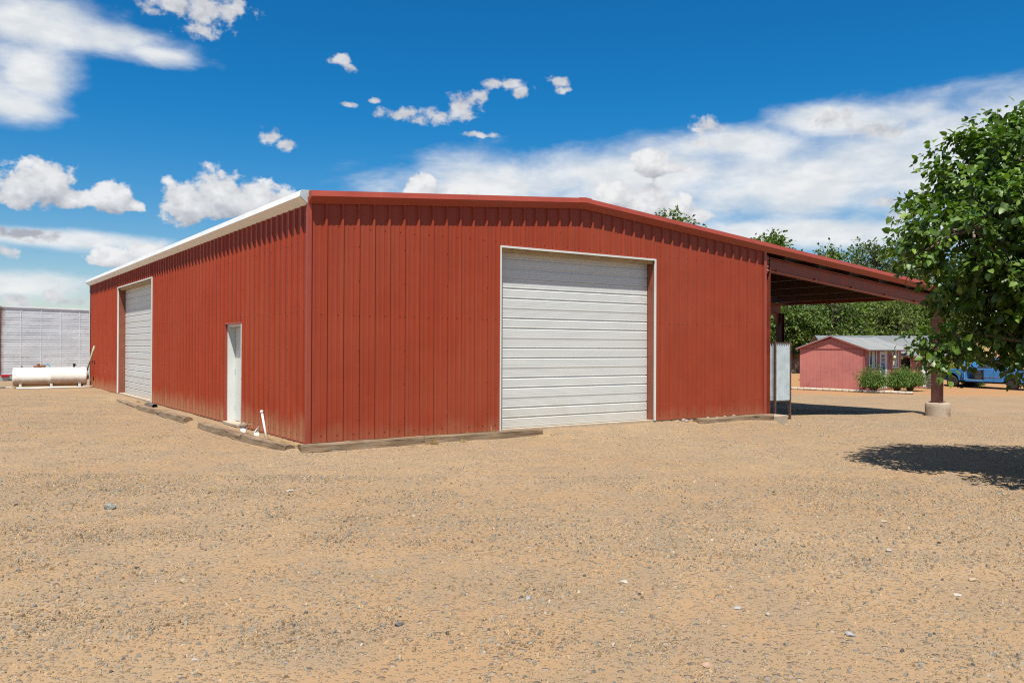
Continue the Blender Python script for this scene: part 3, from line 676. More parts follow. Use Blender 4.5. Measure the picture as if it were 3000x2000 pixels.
# ---------------------------------------------------------------- leaning poles at the far corner
POLEM = simple('pale_green_pipe', (.34, .36, .28), .5, var=.2, scale=6)
for (b0, t0, r, lb) in (((-.42, 23.75), (-.075, 22.85, 1.62), .035, 'pale grey green steel pole leaning on the far wall corner'),
                        ((-.35, 24.1), (-.08, 23.65, 1.25), .022, 'thin dark pole leaning behind the pale one at the far corner')):
    z = gz(*b0); o = MB().tube([(0, 0, -.05), (t0[0]-b0[0], t0[1]-b0[1], t0[2]-z)], r, 10).build('leaning_pole', POLEM if r > .03 else RED_STEEL, None, True)
    o.location = (b0[0], b0[1], z); tag(o, lb, 'pole')

# ---------------------------------------------------------------- white fuel tank
def tank_mat():
    m, b, p = material('white_tank_paint'); pos = objpos(b)
    z = b.add('ShaderNodeSeparateXYZ'); b.l.new(pos, z.inputs[0])
    n = b.noise(b.mapping(pos, (3, 3, 1.2)), 1.0, 6, .65)
    col = b.mix(b.ss(b.noise(pos, 3, 5, .6), .4, .75, 0, .35), rgb((.80, .79, .74)), rgb((.72, .66, .55)))
    r1 = b.ss(b.m('MULTIPLY_ADD', n, -.34, z.outputs[2]), -.44, -.20, .8, 0)
    col = b.mix(r1, col, rgb((.33, .16, .06)))
    col = b.mix(b.ss(b.noise(pos, 9, 5, .7), .64, .74, 0, .5), col, rgb((.36, .17, .06)))
    b.put(p.inputs['Base Color'], col); p.inputs['Roughness'].default_value = .45
    return m
TANKM = tank_mat()
tz = gz(-1.6, 23.3)
tk = empty('fuel_tank', (-1.56, 23.32, tz), math.radians(-4)); tag(tk, 'rust stained white cylindrical fuel tank lying beside the far corner', 'tank')
prof = [(.0, -1.29), (.20, -1.285), (.32, -1.265), (.355, -1.235), (.362, -1.2), (.362, -.02), (.366, -.012), (.366, .012), (.362, .02), (.362, 1.2), (.355, 1.235), (.32, 1.265), (.20, 1.285), (.0, 1.29)]
sh = MB().lathe(prof, 40, 'X').build('shell', TANKM, tk, True); sh.location = (0, 0, .43)
for xx in (-1.02, .02, 1.0):
    MB().box(xx-.045, xx+.045, -.33, -.26, -.05, .16, .006).build('leg', WHITE_TRIM, tk)
    MB().box(xx-.045, xx+.045, .26, .33, -.05, .16, .006).build('leg', WHITE_TRIM, tk)
    MB().box(xx-.04, xx+.04, -.255, .255, .03, .10).build('saddle', RED_STEEL, tk)
PUMP = simple('rusty_fitting', (.20, .09, .05), .8, var=.4, scale=14)
BLUEP = simple('blue_hose', (.05, .32, .50), .5)
MB().box(-.58, -.34, -.07, .07, .785, .86, .01).box(-.34, -.18, -.05, .05, .785, .89, .01).lathe([(.055, 0), (.055, .07), (.03, .1)], 12, 'Z', (-.42, 0, .85)).build('pump', PUMP, tk)
MB().tube([(-.18, 0, .83), (-.13, 0, .92), (-.07, 0, .90), (-.01, 0, .80)], .018, 8).build('hose', BLUEP, tk, True)
MB().lathe([(.04, .78), (.04, .90), (.055, .90), (.055, .93), (0, .931)], 12, 'Z', (.82, 0, 0)).lathe([(.02, 0), (.02, .05)], 8, 'X', (.86, 0, .87)).build('vent_pipe', BLACK, tk)
MB().lathe([(.035, .78), (.035, .85), (0, .851)], 10, 'Z', (-.98, 0, 0)).build('filler_cap', PUMP, tk)
MB().box(.90, 1.06, -.04, .04, .785, .80).build('top_plate', PUMP, tk)
pp = [(-2.75, 22.75), (-2.0, 22.62), (-1.2, 22.60), (-.55, 22.72), (-.25, 22.95), (-.06, 23.25)]
o = MB().tube([(x-pp[2][0], y-pp[2][1], gz(x, y)+.03-tz) for x, y in pp], .030, 10).build('ground_pipe', PVC, None, True); o.location = (pp[2][0], pp[2][1], tz)
tag(o, 'white plastic pipe lying on the dirt in front of the tank', 'pipe')
for q, (x, y, s) in enumerate(((-3.25, 23.6, .2), (-2.95, 23.75, .12))):
    z = gz(x, y); o = rough_pts(MB().box(-s, s, -.06, .06, -.02, .05, .01), .02, 9).build('scrap_plank', FENCEM if q == 0 else PVC); o.location = (x, y, z); o.rotation_euler = (0, 0, .4*q)
    tag(o, ['dark scrap plank on the dirt left of the tank', 'small white scrap on the dirt left of the tank'][q], 'scrap')

# ---------------------------------------------------------------- old box trailer
def trailer_mat():
    m, b, p = material('weathered_white_aluminium'); pos = objpos(b)
    oi = b.add('ShaderNodeObjectInfo')
    col = b.mix(b.ss(b.noise(pos, .8, 6, .6), .35, .68), rgb((.70, .74, .78)), rgb((.82, .85, .87)))
    col = b.mix(b.m('MULTIPLY', oi.outputs['Random'], .35), col, rgb((.68, .74, .80)))
    n = b.noise(b.mapping(pos, (1.0, 1, 2.4)), 1.0, 6, .7)
    col = b.mix(b.ss(n, .56, .72, 0, .6), col, rgb((.36, .31, .28)))
    x = b.add('ShaderNodeSeparateXYZ'); b.l.new(pos, x.inputs[0])
    col = b.mix(b.ss(b.m('MULTIPLY_ADD', n, .7, x.outputs[0]), .35, .62, .8, 0), col, rgb((.24, .13, .10)))
    b.put(p.inputs['Base Color'], col); p.inputs['Metallic'].default_value = .05; p.inputs['Roughness'].default_value = .45
    bump(b, p, b.noise(pos, 1.7, 3, .5), .5, .05)
    return m
TRM = trailer_mat()
tr = empty('box_trailer', (-2.85, 31.3, gz(-2.8, 31.2)), math.atan2(.40, .917)); tag(tr, 'old dented white aluminium box trailer parked behind the tank', 'trailer')
zb, zt = .30, 3.42
def tpanel(x0, x1, y, sgn):
    pr = [(0, zb)]; zc = zb+.13
    while zc < zt-.15:
        for q in (zc, zc+.10): pr += [(0, q-.022), (.02, q-.006), (.02, q+.004), (0, q+.010)]
        zc += .345
    pr.append((0, zt)); v = []
    for (o_, z_) in pr: v += [(x0, y+sgn*o_, z_), (x1, y+sgn*o_, z_)]
    return MB().add(v, [(2*i, 2*i+1, 2*i+3, 2*i+2) if sgn > 0 else (2*i, 2*i+2, 2*i+3, 2*i+1) for i in range(len(pr)-1)])
for i in range(8):
    tpanel(i*.96+.02, i*.96+.975, 0, 1).build('side_panel', TRM, tr)
    MB().box(i*.96+.955, i*.96+.99, -.008, -.002, zb, zt).build('panel_seam', TRM, tr)
MB().box(.0, 7.72, .02, 2.4, zb, zt-.01).build('box_body', TRM, tr)
MB().box(-.06, 7.78, -.03, 2.43, zt, zt+.07, .012).build('roof_rail', TRM, tr)
MB().box(-.05, .05, -.025, .05, zb-.02, zt).build('corner_post', PUMP, tr)
MB().box(-.03, 7.75, -.02, .06, zb-.13, zb).build('bottom_rail', GALV, tr)
MB().box(.0, .62, -.028, -.02, zb-.035, zb-.005).build('reflector_strip', simple('red_reflector', (.55, .03, .02), .4), tr)
MB().box(.10, .44, -.06, -.021, zb-.115, zb-.04, .008).build('tail_light', simple('red_lens', (.50, .01, .01), .25), tr)
MB().ext([(-.2, -.02, 0), (.62, -.02, 0), (.62, -.02, -.11), (-.2, -.02, -.20)], (0, 0, zb-.132), (0, .10, zb-.132)).build('bumper', GALV, tr)
MB().box(.7, 7.2, .5, 1.9, zb-.28, zb-.131).build('chassis', DARK, tr)
for xx in (3.2, 4.3):
    for yy in (.12, 2.0):
        w = MB().lathe([(.0, 0), (.30, 0), (.33, .03), (.33, .20), (.30, .23), (0, .23)], 24, 'Y', (xx, yy, .30)).build('wheel', BLACK, tr, True)

# ---------------------------------------------------------------- corrugated cabinet on legs under the lean-to
cx0, cx1, cy0, cy1 = 12.78, 13.38, .50, 1.5
cz = gz(13.1, .6)
cb = empty('corrugated_cabinet', (13.08, .10, cz)); tag(cb, 'galvanised corrugated cabinet on brown steel legs under the lean-to', 'cabinet')
BRN = simple('brown_angle_steel', (.085, .050, .038), .6, var=.25, scale=8)
X0, X1, Y0, Y1 = -.31, .31, .0, .95
for (x, y) in ((X0, Y0), (X1, Y0), (X1, Y1), (X0, Y1)): MB().box(x-.025, x+.025, y-.025, y+.025, -.05, 1.75-cz+.08).build('leg', BRN, cb)
def corr(p0, p1, nrm, z0, z1):
    p0 = Vector(p0); p1 = Vector(p1); L = (p1-p0).length; n = int(L/.012); mb = MB(); v = []
    for i in range(n+1):
        q = p0.lerp(p1, i/n)+Vector(nrm)*(.015*math.sin(2*math.pi*i*(L/n)/.076)); v += [(q.x, q.y, z0), (q.x, q.y, z1)]
    return mb.add(v, [(2*i, 2*i+2, 2*i+3, 2*i+1) for i in range(n)])
za, zb2 = .28-cz, 1.78-cz
corr((X0+.03, Y0-.005, 0), (X1-.03, Y0-.005, 0), (0, -1, 0), za, zb2).build('corrugated_panel', GALV, cb, True)
corr((X0-.005, Y1-.03, 0), (X0-.005, Y0+.03, 0), (-1, 0, 0), za, zb2).build('corrugated_panel', GALV, cb, True)
corr((X1+.005, Y0+.03, 0), (X1+.005, Y1-.03, 0), (1, 0, 0), za, zb2).build('corrugated_panel', GALV, cb, True)
for zz in (za-.03, zb2): MB().box(X0-.02, X1+.02, Y0-.022, Y0+.02, zz, zz+.035).box(X0-.02, X0+.02, Y0+.021, Y1+.02, zz, zz+.035).box(X1-.02, X1+.02, Y0+.021, Y1+.02, zz, zz+.035).build('rail', BRN, cb)
MB().box(X1+.026, X1+.06, Y0+.0, Y0+.03, za+.12, za+.17).build('latch', BRN, cb)
MB().box(X0, X1, Y0+.03, Y1, za-.02, za-.008).build('floor_pan', BRN, cb)

# ================================================================ pink house with its long wing
HZ = -.66
hr = empty('pink_house', (35.91, 12.09, HZ), math.atan2(.187, .982)); tag(hr, 'small faded pink wooden house with grey metal roof and long wing', 'house')
PINK = simple('faded_pink_siding', (.45, .158, .135), .75, var=.09, scale=1.2, bmp=.15, bscale=30, stain=(.30, .07, .06), stain_amt=.12, stain_scale=1.6)
PINKT = simple('pink_trim', (.30, .075, .065), .7, var=.08)
WHT = simple('white_house_trim', (.72, .74, .75), .5, var=.05)
GLASS, gb, gp = material('dark_window_glass'); gp.inputs['Base Color'].default_value = (.05, .06, .07, 1); gp.inputs['Roughness'].default_value = .06; gp.inputs['Specular IOR Level'].default_value = .8
CURT = simple('pale_curtain', (.55, .53, .46), .9)
def roofm():
    m, b, p = material('weathered_roof_sheet'); pos = worldpos(b)
    n = b.noise(pos, .8, 5, .6); col = b.mix(b.ss(n, .35, .65), rgb((.20, .215, .22)), rgb((.26, .265, .255)))
    b.put(p.inputs['Base Color'], col); p.inputs['Metallic'].default_value = .3; p.inputs['Roughness'].default_value = .45; return m
ROOFM = roofm()
def siding(place, length, z0, ztop, par, opens=(), panel=1.22, groove=.2, name='siding_panel'):
    j = 0
    while j*panel < length-.02:
        lo, hi = j*panel, min((j+1)*panel, length); cols = [(lo+.003, -.006), (lo+.006, 0)]; s = lo+groove
        while s < hi-.03: cols += [(s-.008, 0), (s-.006, -.01), (s+.006, -.01), (s+.008, 0)]; s += groove
        cols += [(hi-.006, 0), (hi-.003, -.006)]
        for (a, b_, za_, zb_) in opens: cols += [(a, 0), (b_, 0)]
        cols = sorted(c for c in cols if lo <= c[0] <= hi); mb = MB()
        for c0, c1 in zip(cols, cols[1:]):
            if c1[0]-c0[0] < 1e-5: continue
            mid = (c0[0]+c1[0])/2; spans = [(z0, None)]
            for (a, b_, za_, zb_) in opens:
                if a < mid < b_: spans = ([(z0, za_)] if za_ > z0 else [])+[(zb_, None)]
            for (u, w) in spans:
                t0 = ztop(c0[0]) if w is None else w; t1 = ztop(c1[0]) if w is None else w
                mb.add([place(c0[0], c0[1], u), place(c1[0], c1[1], u), place(c1[0], c1[1], t1), place(c0[0], c0[1], t0)], [(0, 1, 2, 3)])
        mb.build(name, PINK, par); j += 1
HL, HD, HE, HRG = 5.46, 3.64, 2.28, 2.93
ops = [(.62, 1.66, 1.22, 2.19), (2.16, 3.24, .06, 2.17), (3.97, 5.02, 1.22, 2.19)]
siding(lambda s, o, z: (s, -o, z), HL, .02, lambda s: HE, hr, ops)
siding(lambda s, o, z: (-o, HD-s, z), HD, .02, lambda s: HE+.02, hr)
siding(lambda s, o, z: (-o-.012, HD-s, z), HD, HE+.03, lambda s: HE+.03+(HRG-HE-.08)*(1-abs(s-HD/2)/(HD/2)), hr, panel=HD+.1, name='gable_panel')
siding(lambda s, o, z: (HL+o, s, z), HD, .02, lambda s: HE+(HRG-HE-.05)*(1-abs(s-HD/2)/(HD/2)), hr)
siding(lambda s, o, z: (HL-s, HD+o, z), HL, .02, lambda s: HE, hr)
MB().box(-.03, -.013, .0, HD, HE+.0, HE+.03).build('belt_trim', PINKT, hr)
MB().box(-.022, .07, -.022, .07, .02, HE).build('corner_board', PINKT, hr)
MB().box(.03, HL-.03, .03, HD-.03, -.3, .05).build('foundation', CONC, hr)
# roof in lapped sheets
def roof_sheets(par, x0, x1, y_e, z_e, y_r, z_r, w=.92, t=.03, name='roof_sheet', tf=lambda q: q):
    x = x0
    while x < x1-.01:
        xe = min(x+w, x1); v = [tf(q) for q in ((x, y_e, z_e), (xe, y_e, z_e), (xe, y_r, z_r), (x, y_r, z_r), (x, y_e, z_e-t), (xe, y_e, z_e-t), (xe, y_r, z_r-t), (x, y_r, z_r-t))]
        mb = MB().add(v, [(0, 1, 2, 3), (7, 6, 5, 4), (0, 4, 5, 1), (1, 5, 6, 2), (2, 6, 7, 3), (3, 7, 4, 0)])
        n = 4
        for k in range(n):   # ribs down the slope
            xx = x+(xe-x)*(k+.0)/n+.01
            mb.add([tf(q) for q in ((xx, y_e, z_e+.001), (xx+.05, y_e, z_e+.001), (xx+.025, y_e, z_e+.02), (xx, y_r, z_r+.001), (xx+.05, y_r, z_r+.001), (xx+.025, y_r, z_r+.02))], [(0, 1, 2), (0, 2, 5, 3), (1, 4, 5, 2), (3, 5, 4)])
        mb.build(name, ROOFM, par); x = xe
sl_ = (HRG-HE)/(HD/2)
roof_sheets(hr, -.14, HL+.45, -.35, HE-.35*sl_+.09, HD/2, HRG+.09)
roof_sheets(hr, -.14, HL+.45, HD+.18, HE-.18*sl_+.09, HD/2, HRG+.09)
MB().add([(-.14, HD/2-.12, HRG+.075), (-.14, HD/2, HRG+.125), (-.14, HD/2+.12, HRG+.075), (HL+.45, HD/2-.12, HRG+.075), (HL+.45, HD/2, HRG+.125), (HL+.45, HD/2+.12, HRG+.075)], [(0, 1, 4, 3), (1, 2, 5, 4), (0, 2, 1), (3, 4, 5)]).build('ridge_cap', ROOFM, hr)
for s0, s1 in ((0, 1), (1, 0)):
    ya, yb = (-.35, HD/2) if s0 == 0 else (HD+.18, HD/2); za_, zb_ = HE-(.35 if s0 == 0 else .18)*sl_+.058, HRG+.058
    MB().add([(-.15, ya, za_), (-.13, ya, za_), (-.13, yb, zb_), (-.15, yb, zb_), (-.15, ya, za_-.055), (-.13, ya, za_-.055), (-.13, yb, zb_-.055), (-.15, yb, zb_-.055)], [(0, 1, 2, 3), (7, 6, 5, 4), (0, 4, 5, 1), (1, 5, 6, 2), (2, 6, 7, 3), (3, 7, 4, 0)]).build('barge_board', PINKT, hr)
MB().box(-.12, HL+.43, -.335, -.315, HE-.12, HE-.045).build('fascia_board', PINKT, hr)
def window(x0, x1, z0, z1, par):
    w = MB().box(x0-.06, x1+.06, -.03, -.004, z1, z1+.06).box(x0-.06, x1+.06, -.03, -.004, z0-.06, z0).box(x0-.06, x0, -.03, -.004, z0+.001, z1-.001).box(x1, x1+.06, -.03, -.004, z0+.001, z1-.001).build('window', WHT, par)
    MB().box(x0, x1, .03, .04, z0, z1).build('pane', GLASS, w)
    MB().box((x0+x1)/2-.02, (x0+x1)/2+.02, .0, .029, z0, z1).build('mullion', WHT, w)
    MB().box((x0+x1)/2+.03, x1-.03, .014, .026, z0+.02, z1-.02).build('curtain', CURT, w)
window(.68, 1.60, 1.26, 2.15, hr); window(4.03, 4.96, 1.26, 2.15, hr)
dr = MB().box(2.27, 3.13, .0, .045, .08, 2.10, .004).build('door', WHT, hr)
for i in range(3):
    for j in range(5): MB().box(2.42+i*.19, 2.58+i*.19, -.006, -.002, .92+j*.22, 1.11+j*.22).build('pane', GLASS, dr)
MB().add([(2.50, -.004, .70), (2.90, -.004, .70), (2.70, -.004, .35), (2.58, -.006, .64), (2.82, -.006, .64), (2.70, -.006, .44)], [(0, 1, 4, 3), (1, 2, 5, 4), (2, 0, 3, 5)]).build('door_ornament', DARK, dr)
MB().lathe([(.02, 0), (.03, -.03), (.02, -.05), (0, -.051)], 10, 'Y', (3.07, 0, 1.0)).build('door_handle', DARK, dr)
MB().box(2.16, 2.265, -.02, .05, .06, 2.17).box(3.135, 3.24, -.02, .05, .06, 2.17).box(2.266, 3.134, -.02, .05, 2.105, 2.17).build('door_frame', WHT, hr)
LAMPM = simple('cream_globe', (.72, .62, .36), .35)
lm = MB().lathe([(0, -.13), (.08, -.10), (.125, -.03), (.125, .03), (.08, .10), (0, .13)], 16, 'Z', (3.72, -.20, 1.82)).build('porch_lamp', LAMPM, hr, True)
MB().lathe([(.0, -.5), (.03, -.48), (.05, -.14), (0, -.13)], 10, 'Z', (3.72, -.20, 1.82)).box(3.70, 3.74, -.19, -.004, 1.66, 1.70).build('lamp_stem', LAMPM, lm)
# the long wing, turned the other way
P0 = Vector(c2w(19.1, 49.3)); wang = math.atan2(-FX, FY)-hr.rotation_euler[2]
ir = Matrix.Rotation(-hr.rotation_euler[2], 3, 'Z'); lw = ir @ Vector((P0.x-35.91, P0.y-12.09, 0))
wrot = Matrix.Rotation(wang, 3, 'Z')
def wl(q): r = wrot @ Vector(q)+lw; return (r.x, r.y, r.z)
WLn, WDp, WE, WR = 6.55, 4.4, 1.98, 3.02
wops = [(3.75, 4.55, .05, 1.85), (5.25, 5.63, .05, 1.85)]
siding(lambda s, o, z: wl((s, -o, z)), WLn, .02, lambda s: WE, hr, wops)
siding(lambda s, o, z: wl((WLn+o, s, z)), WDp, .02, lambda s: WE+(WR-WE-.05)*(1-abs(s-WDp/2)/(WDp/2)), hr)
siding(lambda s, o, z: wl((-o, WDp-s, z)), WDp, .02, lambda s: WE+(WR-WE-.05)*(1-abs(s-WDp/2)/(WDp/2)), hr)
siding(lambda s, o, z: wl((WLn-s, WDp+o, z)), WLn, .02, lambda s: WE, hr)
s2 = (WR-WE)/(WDp/2)
roof_sheets(hr, -.3, WLn+.3, -.35, WE-.35*s2+.09, WDp/2, WR+.09, tf=wl)
roof_sheets(hr, -.3, WLn+.3, WDp+.35, WE-.35*s2+.09, WDp/2, WR+.09, tf=wl)
def wbox(x0, x1, y0, y1, z0, z1):
    mb = MB().box(x0, x1, y0, y1, z0, z1); mb.v = [wl(q) for q in mb.v]; return mb
wbox(3.75, 4.55, .25, .30, .03, 1.86).build('doorway_back', DARK, hr)
wbox(5.27, 5.61, .0, .04, .06, 1.84).build('door', WHT, hr)
for s0 in (0, 1):
    ya, yb = (-.35, WDp/2) if s0 == 0 else (WDp+.35, WDp/2); za_, zb_ = WE-.35*s2+.058, WR+.058; xe = WLn+.30
    MB().add([wl(q) for q in ((xe-.01, ya, za_), (xe+.01, ya, za_), (xe+.01, yb, zb_), (xe-.01, yb, zb_), (xe-.01, ya, za_-.13), (xe+.01, ya, za_-.13), (xe+.01, yb, zb_-.13), (xe-.01, yb, zb_-.13))], [(0, 1, 2, 3), (7, 6, 5, 4), (0, 4, 5, 1), (1, 5, 6, 2), (2, 6, 7, 3), (3, 7, 4, 0)]).build('barge_board', PINKT, hr)
wbox(-.2, WLn+.28, -.345, -.325, WE-.20, WE-.09).build('fascia_board', PINKT, hr)
wbox(.03, WLn-.03, .03, WDp-.03, -.3, .04).build('foundation', CONC, hr)
# evaporative cooler beside the wing door
q = wl((5.45, -.9, 0)); qq = Matrix.Rotation(hr.rotation_euler[2], 3, 'Z') @ Vector(q)
gxx, gyy = qq.x+35.91, qq.y+12.09
ac = empty('air_cooler', (gxx, gyy, gz(gxx, gyy)), wang+hr.rotation_euler[2]-.5); tag(ac, 'dark grey slatted cooler box standing by the wing of the house', 'cooler')
ACM = simple('grey_cooler_metal', (.13, .12, .11), .6); ACB = simple('tan_cooler_metal', (.30, .25, .20), .6)
MB().box(-.36, .36, -.30, .30, .02, .86, .015).build('cabinet', ACB, ac)
MB().box(-.30, .30, -.318, -.302, .08, .80).build('grille_back', BLACK, ac)
for i in range(8): MB().box(-.30, .30, -.338, -.319, .10+i*.088, .15+i*.088).build('slat', ACM, ac)
for sx in (-.28, .28): MB().box(sx-.04, sx+.04, -.22, .22, -.05, .02).build('foot', ACM, ac)
# log edging: a row of short pale logs
ORD = ['first', 'second', 'third', 'fourth', 'fifth', 'sixth', 'seventh', 'eighth', 'ninth', 'tenth', 'eleventh', 'twelfth', 'thirteenth', 'fourteenth', 'fifteenth', 'sixteenth', 'seventeenth', 'eighteenth', 'nineteenth']
exv = Vector((.982, .187)); eyv = Vector((-.187, .982)); NN = Vector((35.91, 12.09))
logm = []
for sd in range(3):
    L = .34; v = []; f = []; k = 10
    for i in range(5):
        xx = -L/2+L*i/4
        for j in range(k):
            t = 2*math.pi*j/k; r = .088+.010*mnoise.noise(Vector((xx*4+sd*7, math.cos(t), math.sin(t)))); v.append((xx, r*math.cos(t), r*math.sin(t)))
    for i in range(4):
        for j in range(k): f.append((i*k+j, i*k+(j+1) % k, (i+1)*k+(j+1) % k, (i+1)*k+j))
    f += [tuple(range(k-1, -1, -1)), tuple(range(4*k, 5*k))]
    logm.append((v, f))
proto = {}
for i in range(19):
    t = 4.0-.36*i-(.10 if i >= 12 else 0); off = -.62 if i < 12 else -.78
    p = NN+exv*off+eyv*t; z = gz(p.x, p.y)
    if i % 3 not in proto: o = raw('edging_log', logm[i % 3][0], logm[i % 3][1], LOGM, None, True); proto[i % 3] = o
    else: o = share('edging_log', proto[i % 3])
    o.location = (p.x, p.y, z+.06); o.rotation_euler = (random.uniform(-1, 1), random.uniform(-.02, .02), math.atan2(eyv.y, eyv.x)+random.uniform(-.05, .05))
    tag(o, ORD[i]+' log from the left in the pale edging row before the pink house', 'log', 'pale logs edging the pink house')
# shed and board fence far behind
sx_, sy_ = c2w(20.2, 62); szz = gz(sx_, sy_)
sh_ = empty('far_shed', (sx_, sy_, szz), math.atan2(-FX, FY)); tag(sh_, 'small far shed with pale blue metal roof behind the pink house', 'shed')
siding(lambda s, o, z: (s-1.6, -o, z), 3.2, .0, lambda s: 1.45, sh_)
MB().box(-1.55, 1.55, .05, 2.4, .0, 1.40).build('wall', PINK, sh_)
SHR = simple('pale_blue_roof', (.42, .50, .55), .4, metal=.2)
MB().add([(-1.9, -.3, 1.42), (1.9, -.3, 1.42), (1.9, 1.2, 2.15), (-1.9, 1.2, 2.15), (-1.9, 2.7, 1.42), (1.9, 2.7, 1.42)], [(0, 1, 2, 3), (3, 2, 5, 4), (0, 3, 4), (1, 5, 2)]).build('roof', SHR, sh_)
MB().box(-1.9, 1.9, -.33, -.301, 1.30, 1.42).build('fascia_board', PINKT, sh_)
fx, fy = c2w(18.6, 59.5); fzz = gz(fx, fy)
fe = empty('board_fence', (fx, fy, fzz), math.atan2(-FX, FY)); tag(fe, 'dark weathered board fence between the trunk and the pink house', 'fence')
for i in range(16): MB().box(i*.15-.4, i*.15-.4+.135, -.012, .012, -.03, 1.05+.06*random.random()).build('board', FENCEM, fe)
for zz in (.25, .85): MB().box(-.45, 2.05, .013, .05, zz, zz+.08).build('rail', FENCEM, fe)
# ================================================================ blue pickup with its driver door open
tzg = gz(46.1, 10.6)
tkp = empty('pickup_truck', (46.42, 10.45, tzg), math.atan2(12.35-8.78, 46.38-45.91)); tag(tkp, 'blue long pickup truck with its driver door open behind the tree', 'pickup truck')
BLUE = simple('blue_car_paint', (.055, .225, .52), .28, var=.06, scale=1.5); BLUED = simple('dull_blue_paint', (.10, .22, .42), .45, var=.12)
TYRE = simple('tyre_rubber', (.03, .03, .03), .85, var=.3, scale=20); RIM = simple('steel_rim', (.42, .40, .38), .45, metal=.3, var=.2, scale=14)
CHR = simple('bumper_chrome', (.60, .62, .64), .25, metal=.8)
WB = 1.87
def arch(cx, r, z0, n=9): return [(cx+r*math.cos(math.pi-math.pi*i/(n-1)), z0+r*math.sin(math.pi-math.pi*i/(n-1))) for i in range(n)]
def extr(pr, y0, y1, name, mat, par=tkp, smooth=False):
    return MB().ext([(x, 0, z) for x, z in pr], (0, y0, 0), (0, y1, 0)).build(name, mat, par, smooth)
# front clip with wheel arch
pf = [(.98, .42)]+[(x, z) for x, z in arch(WB, .47, .42)]+[(2.62, .42), (2.76, .48), (2.78, .80), (2.74, 1.00), (2.55, 1.06), (1.6, 1.12), (.98, 1.14)]
extr(pf, -.98, .98, 'front_clip', BLUE)
MB().ext([(1.0, -.90, 1.141), (1.0, .90, 1.141), (1.0, .78, 1.17), (1.0, -.78, 1.17)], (0, 0, 0), (1.62, 0, -.085)).build('hood', BLUE, tkp)
# sill, rear cab, bed
extr([(-.15, .40), (.98, .40), (.98, .50), (-.15, .50)], -.97, .97, 'rocker_sill', BLUE)
extr([(-1.30, .42), (-.15, .42), (-.15, 1.14), (-1.30, 1.14)], -.97, .97, 'cab_side', BLUE)
MB().box(-1.28, -.17, .971, .982, .66, .69).build('side_moulding', CHR, tkp)
MB().box(-.74, -.735, .971, .979, .45, 1.12).build('door_gap', DARK, tkp)
pb = [(-3.40, .50), (-3.40, 1.16), (-1.34, 1.16), (-1.34, .46), (-1.36, .45)]+list(reversed(arch(-WB, .47, .45)))+[(-2.36, .46)]
extr([(-3.40, .48), (-2.36, .45)]+arch(-WB, .47, .45)+[(-1.34, .45), (-1.34, 1.16), (-3.40, 1.16)], -1.0, 1.0, 'cargo_bed', BLUE)
for sgn in (-1, 1):
    fl = [(x, z) for x, z in arch(-WB, .58, .45)]+[(x, z) for x, z in reversed(arch(-WB, .47, .45))]
    extr(fl, sgn*1.001, sgn*1.12, 'fender_flare', BLUE)
# greenhouse
gp_ = [(-1.30, 1.141), (.95, 1.141), (.35, 1.78), (-.1, 1.84), (-1.15, 1.83), (-1.28, 1.70)]
cabm = MB()
v = [(x, -.93+(z-1.14)*.22, z) for x, z in gp_]+[(x, .93-(z-1.14)*.22, z) for x, z in gp_]; n = len(gp_)
cabm.add(v, [(i, n+i, n+(i+1) % n, (i+1) % n) for i in range(n)]+[tuple(range(n)), tuple(range(2*n-1, n-1, -1))])
cab = cabm.build('cab', BLUE, tkp)
for (x0, x1) in ((-.58, .05), (-1.18, -.68)):
    for sg in (-1, 1):
        MB().add([(x0, sg*(.925-.04*.22+.008), 1.20), (x1+(.25 if x1 > 0 else 0), sg*(.925-.04*.22+.008), 1.20), (x1, sg*(.93-.60*.22+.008), 1.74), (x0, sg*(.93-.60*.22+.008), 1.74)], [(0, 1, 2, 3)]).build('side_window', GLASS, cab)
MB().add([(.915, -.80, 1.19), (.915, .80, 1.19), (.385, .70, 1.755), (.385, -.70, 1.755)], [(0, 1, 2, 3)]).build('windscreen', GLASS, cab)
# cab interior seen through the open door
MB().box(-.14, .97, -.92, .90, .501, .52).build('cab_floor', simple('beige_floor', (.42, .36, .27), .9), tkp)
MB().box(-.13, .10, -.85, .85, .53, 1.10, .04).box(.05, .50, -.85, .85, .53, .80, .04).build('seat', simple('dark_seat', (.05, .045, .04), .9), tkp)
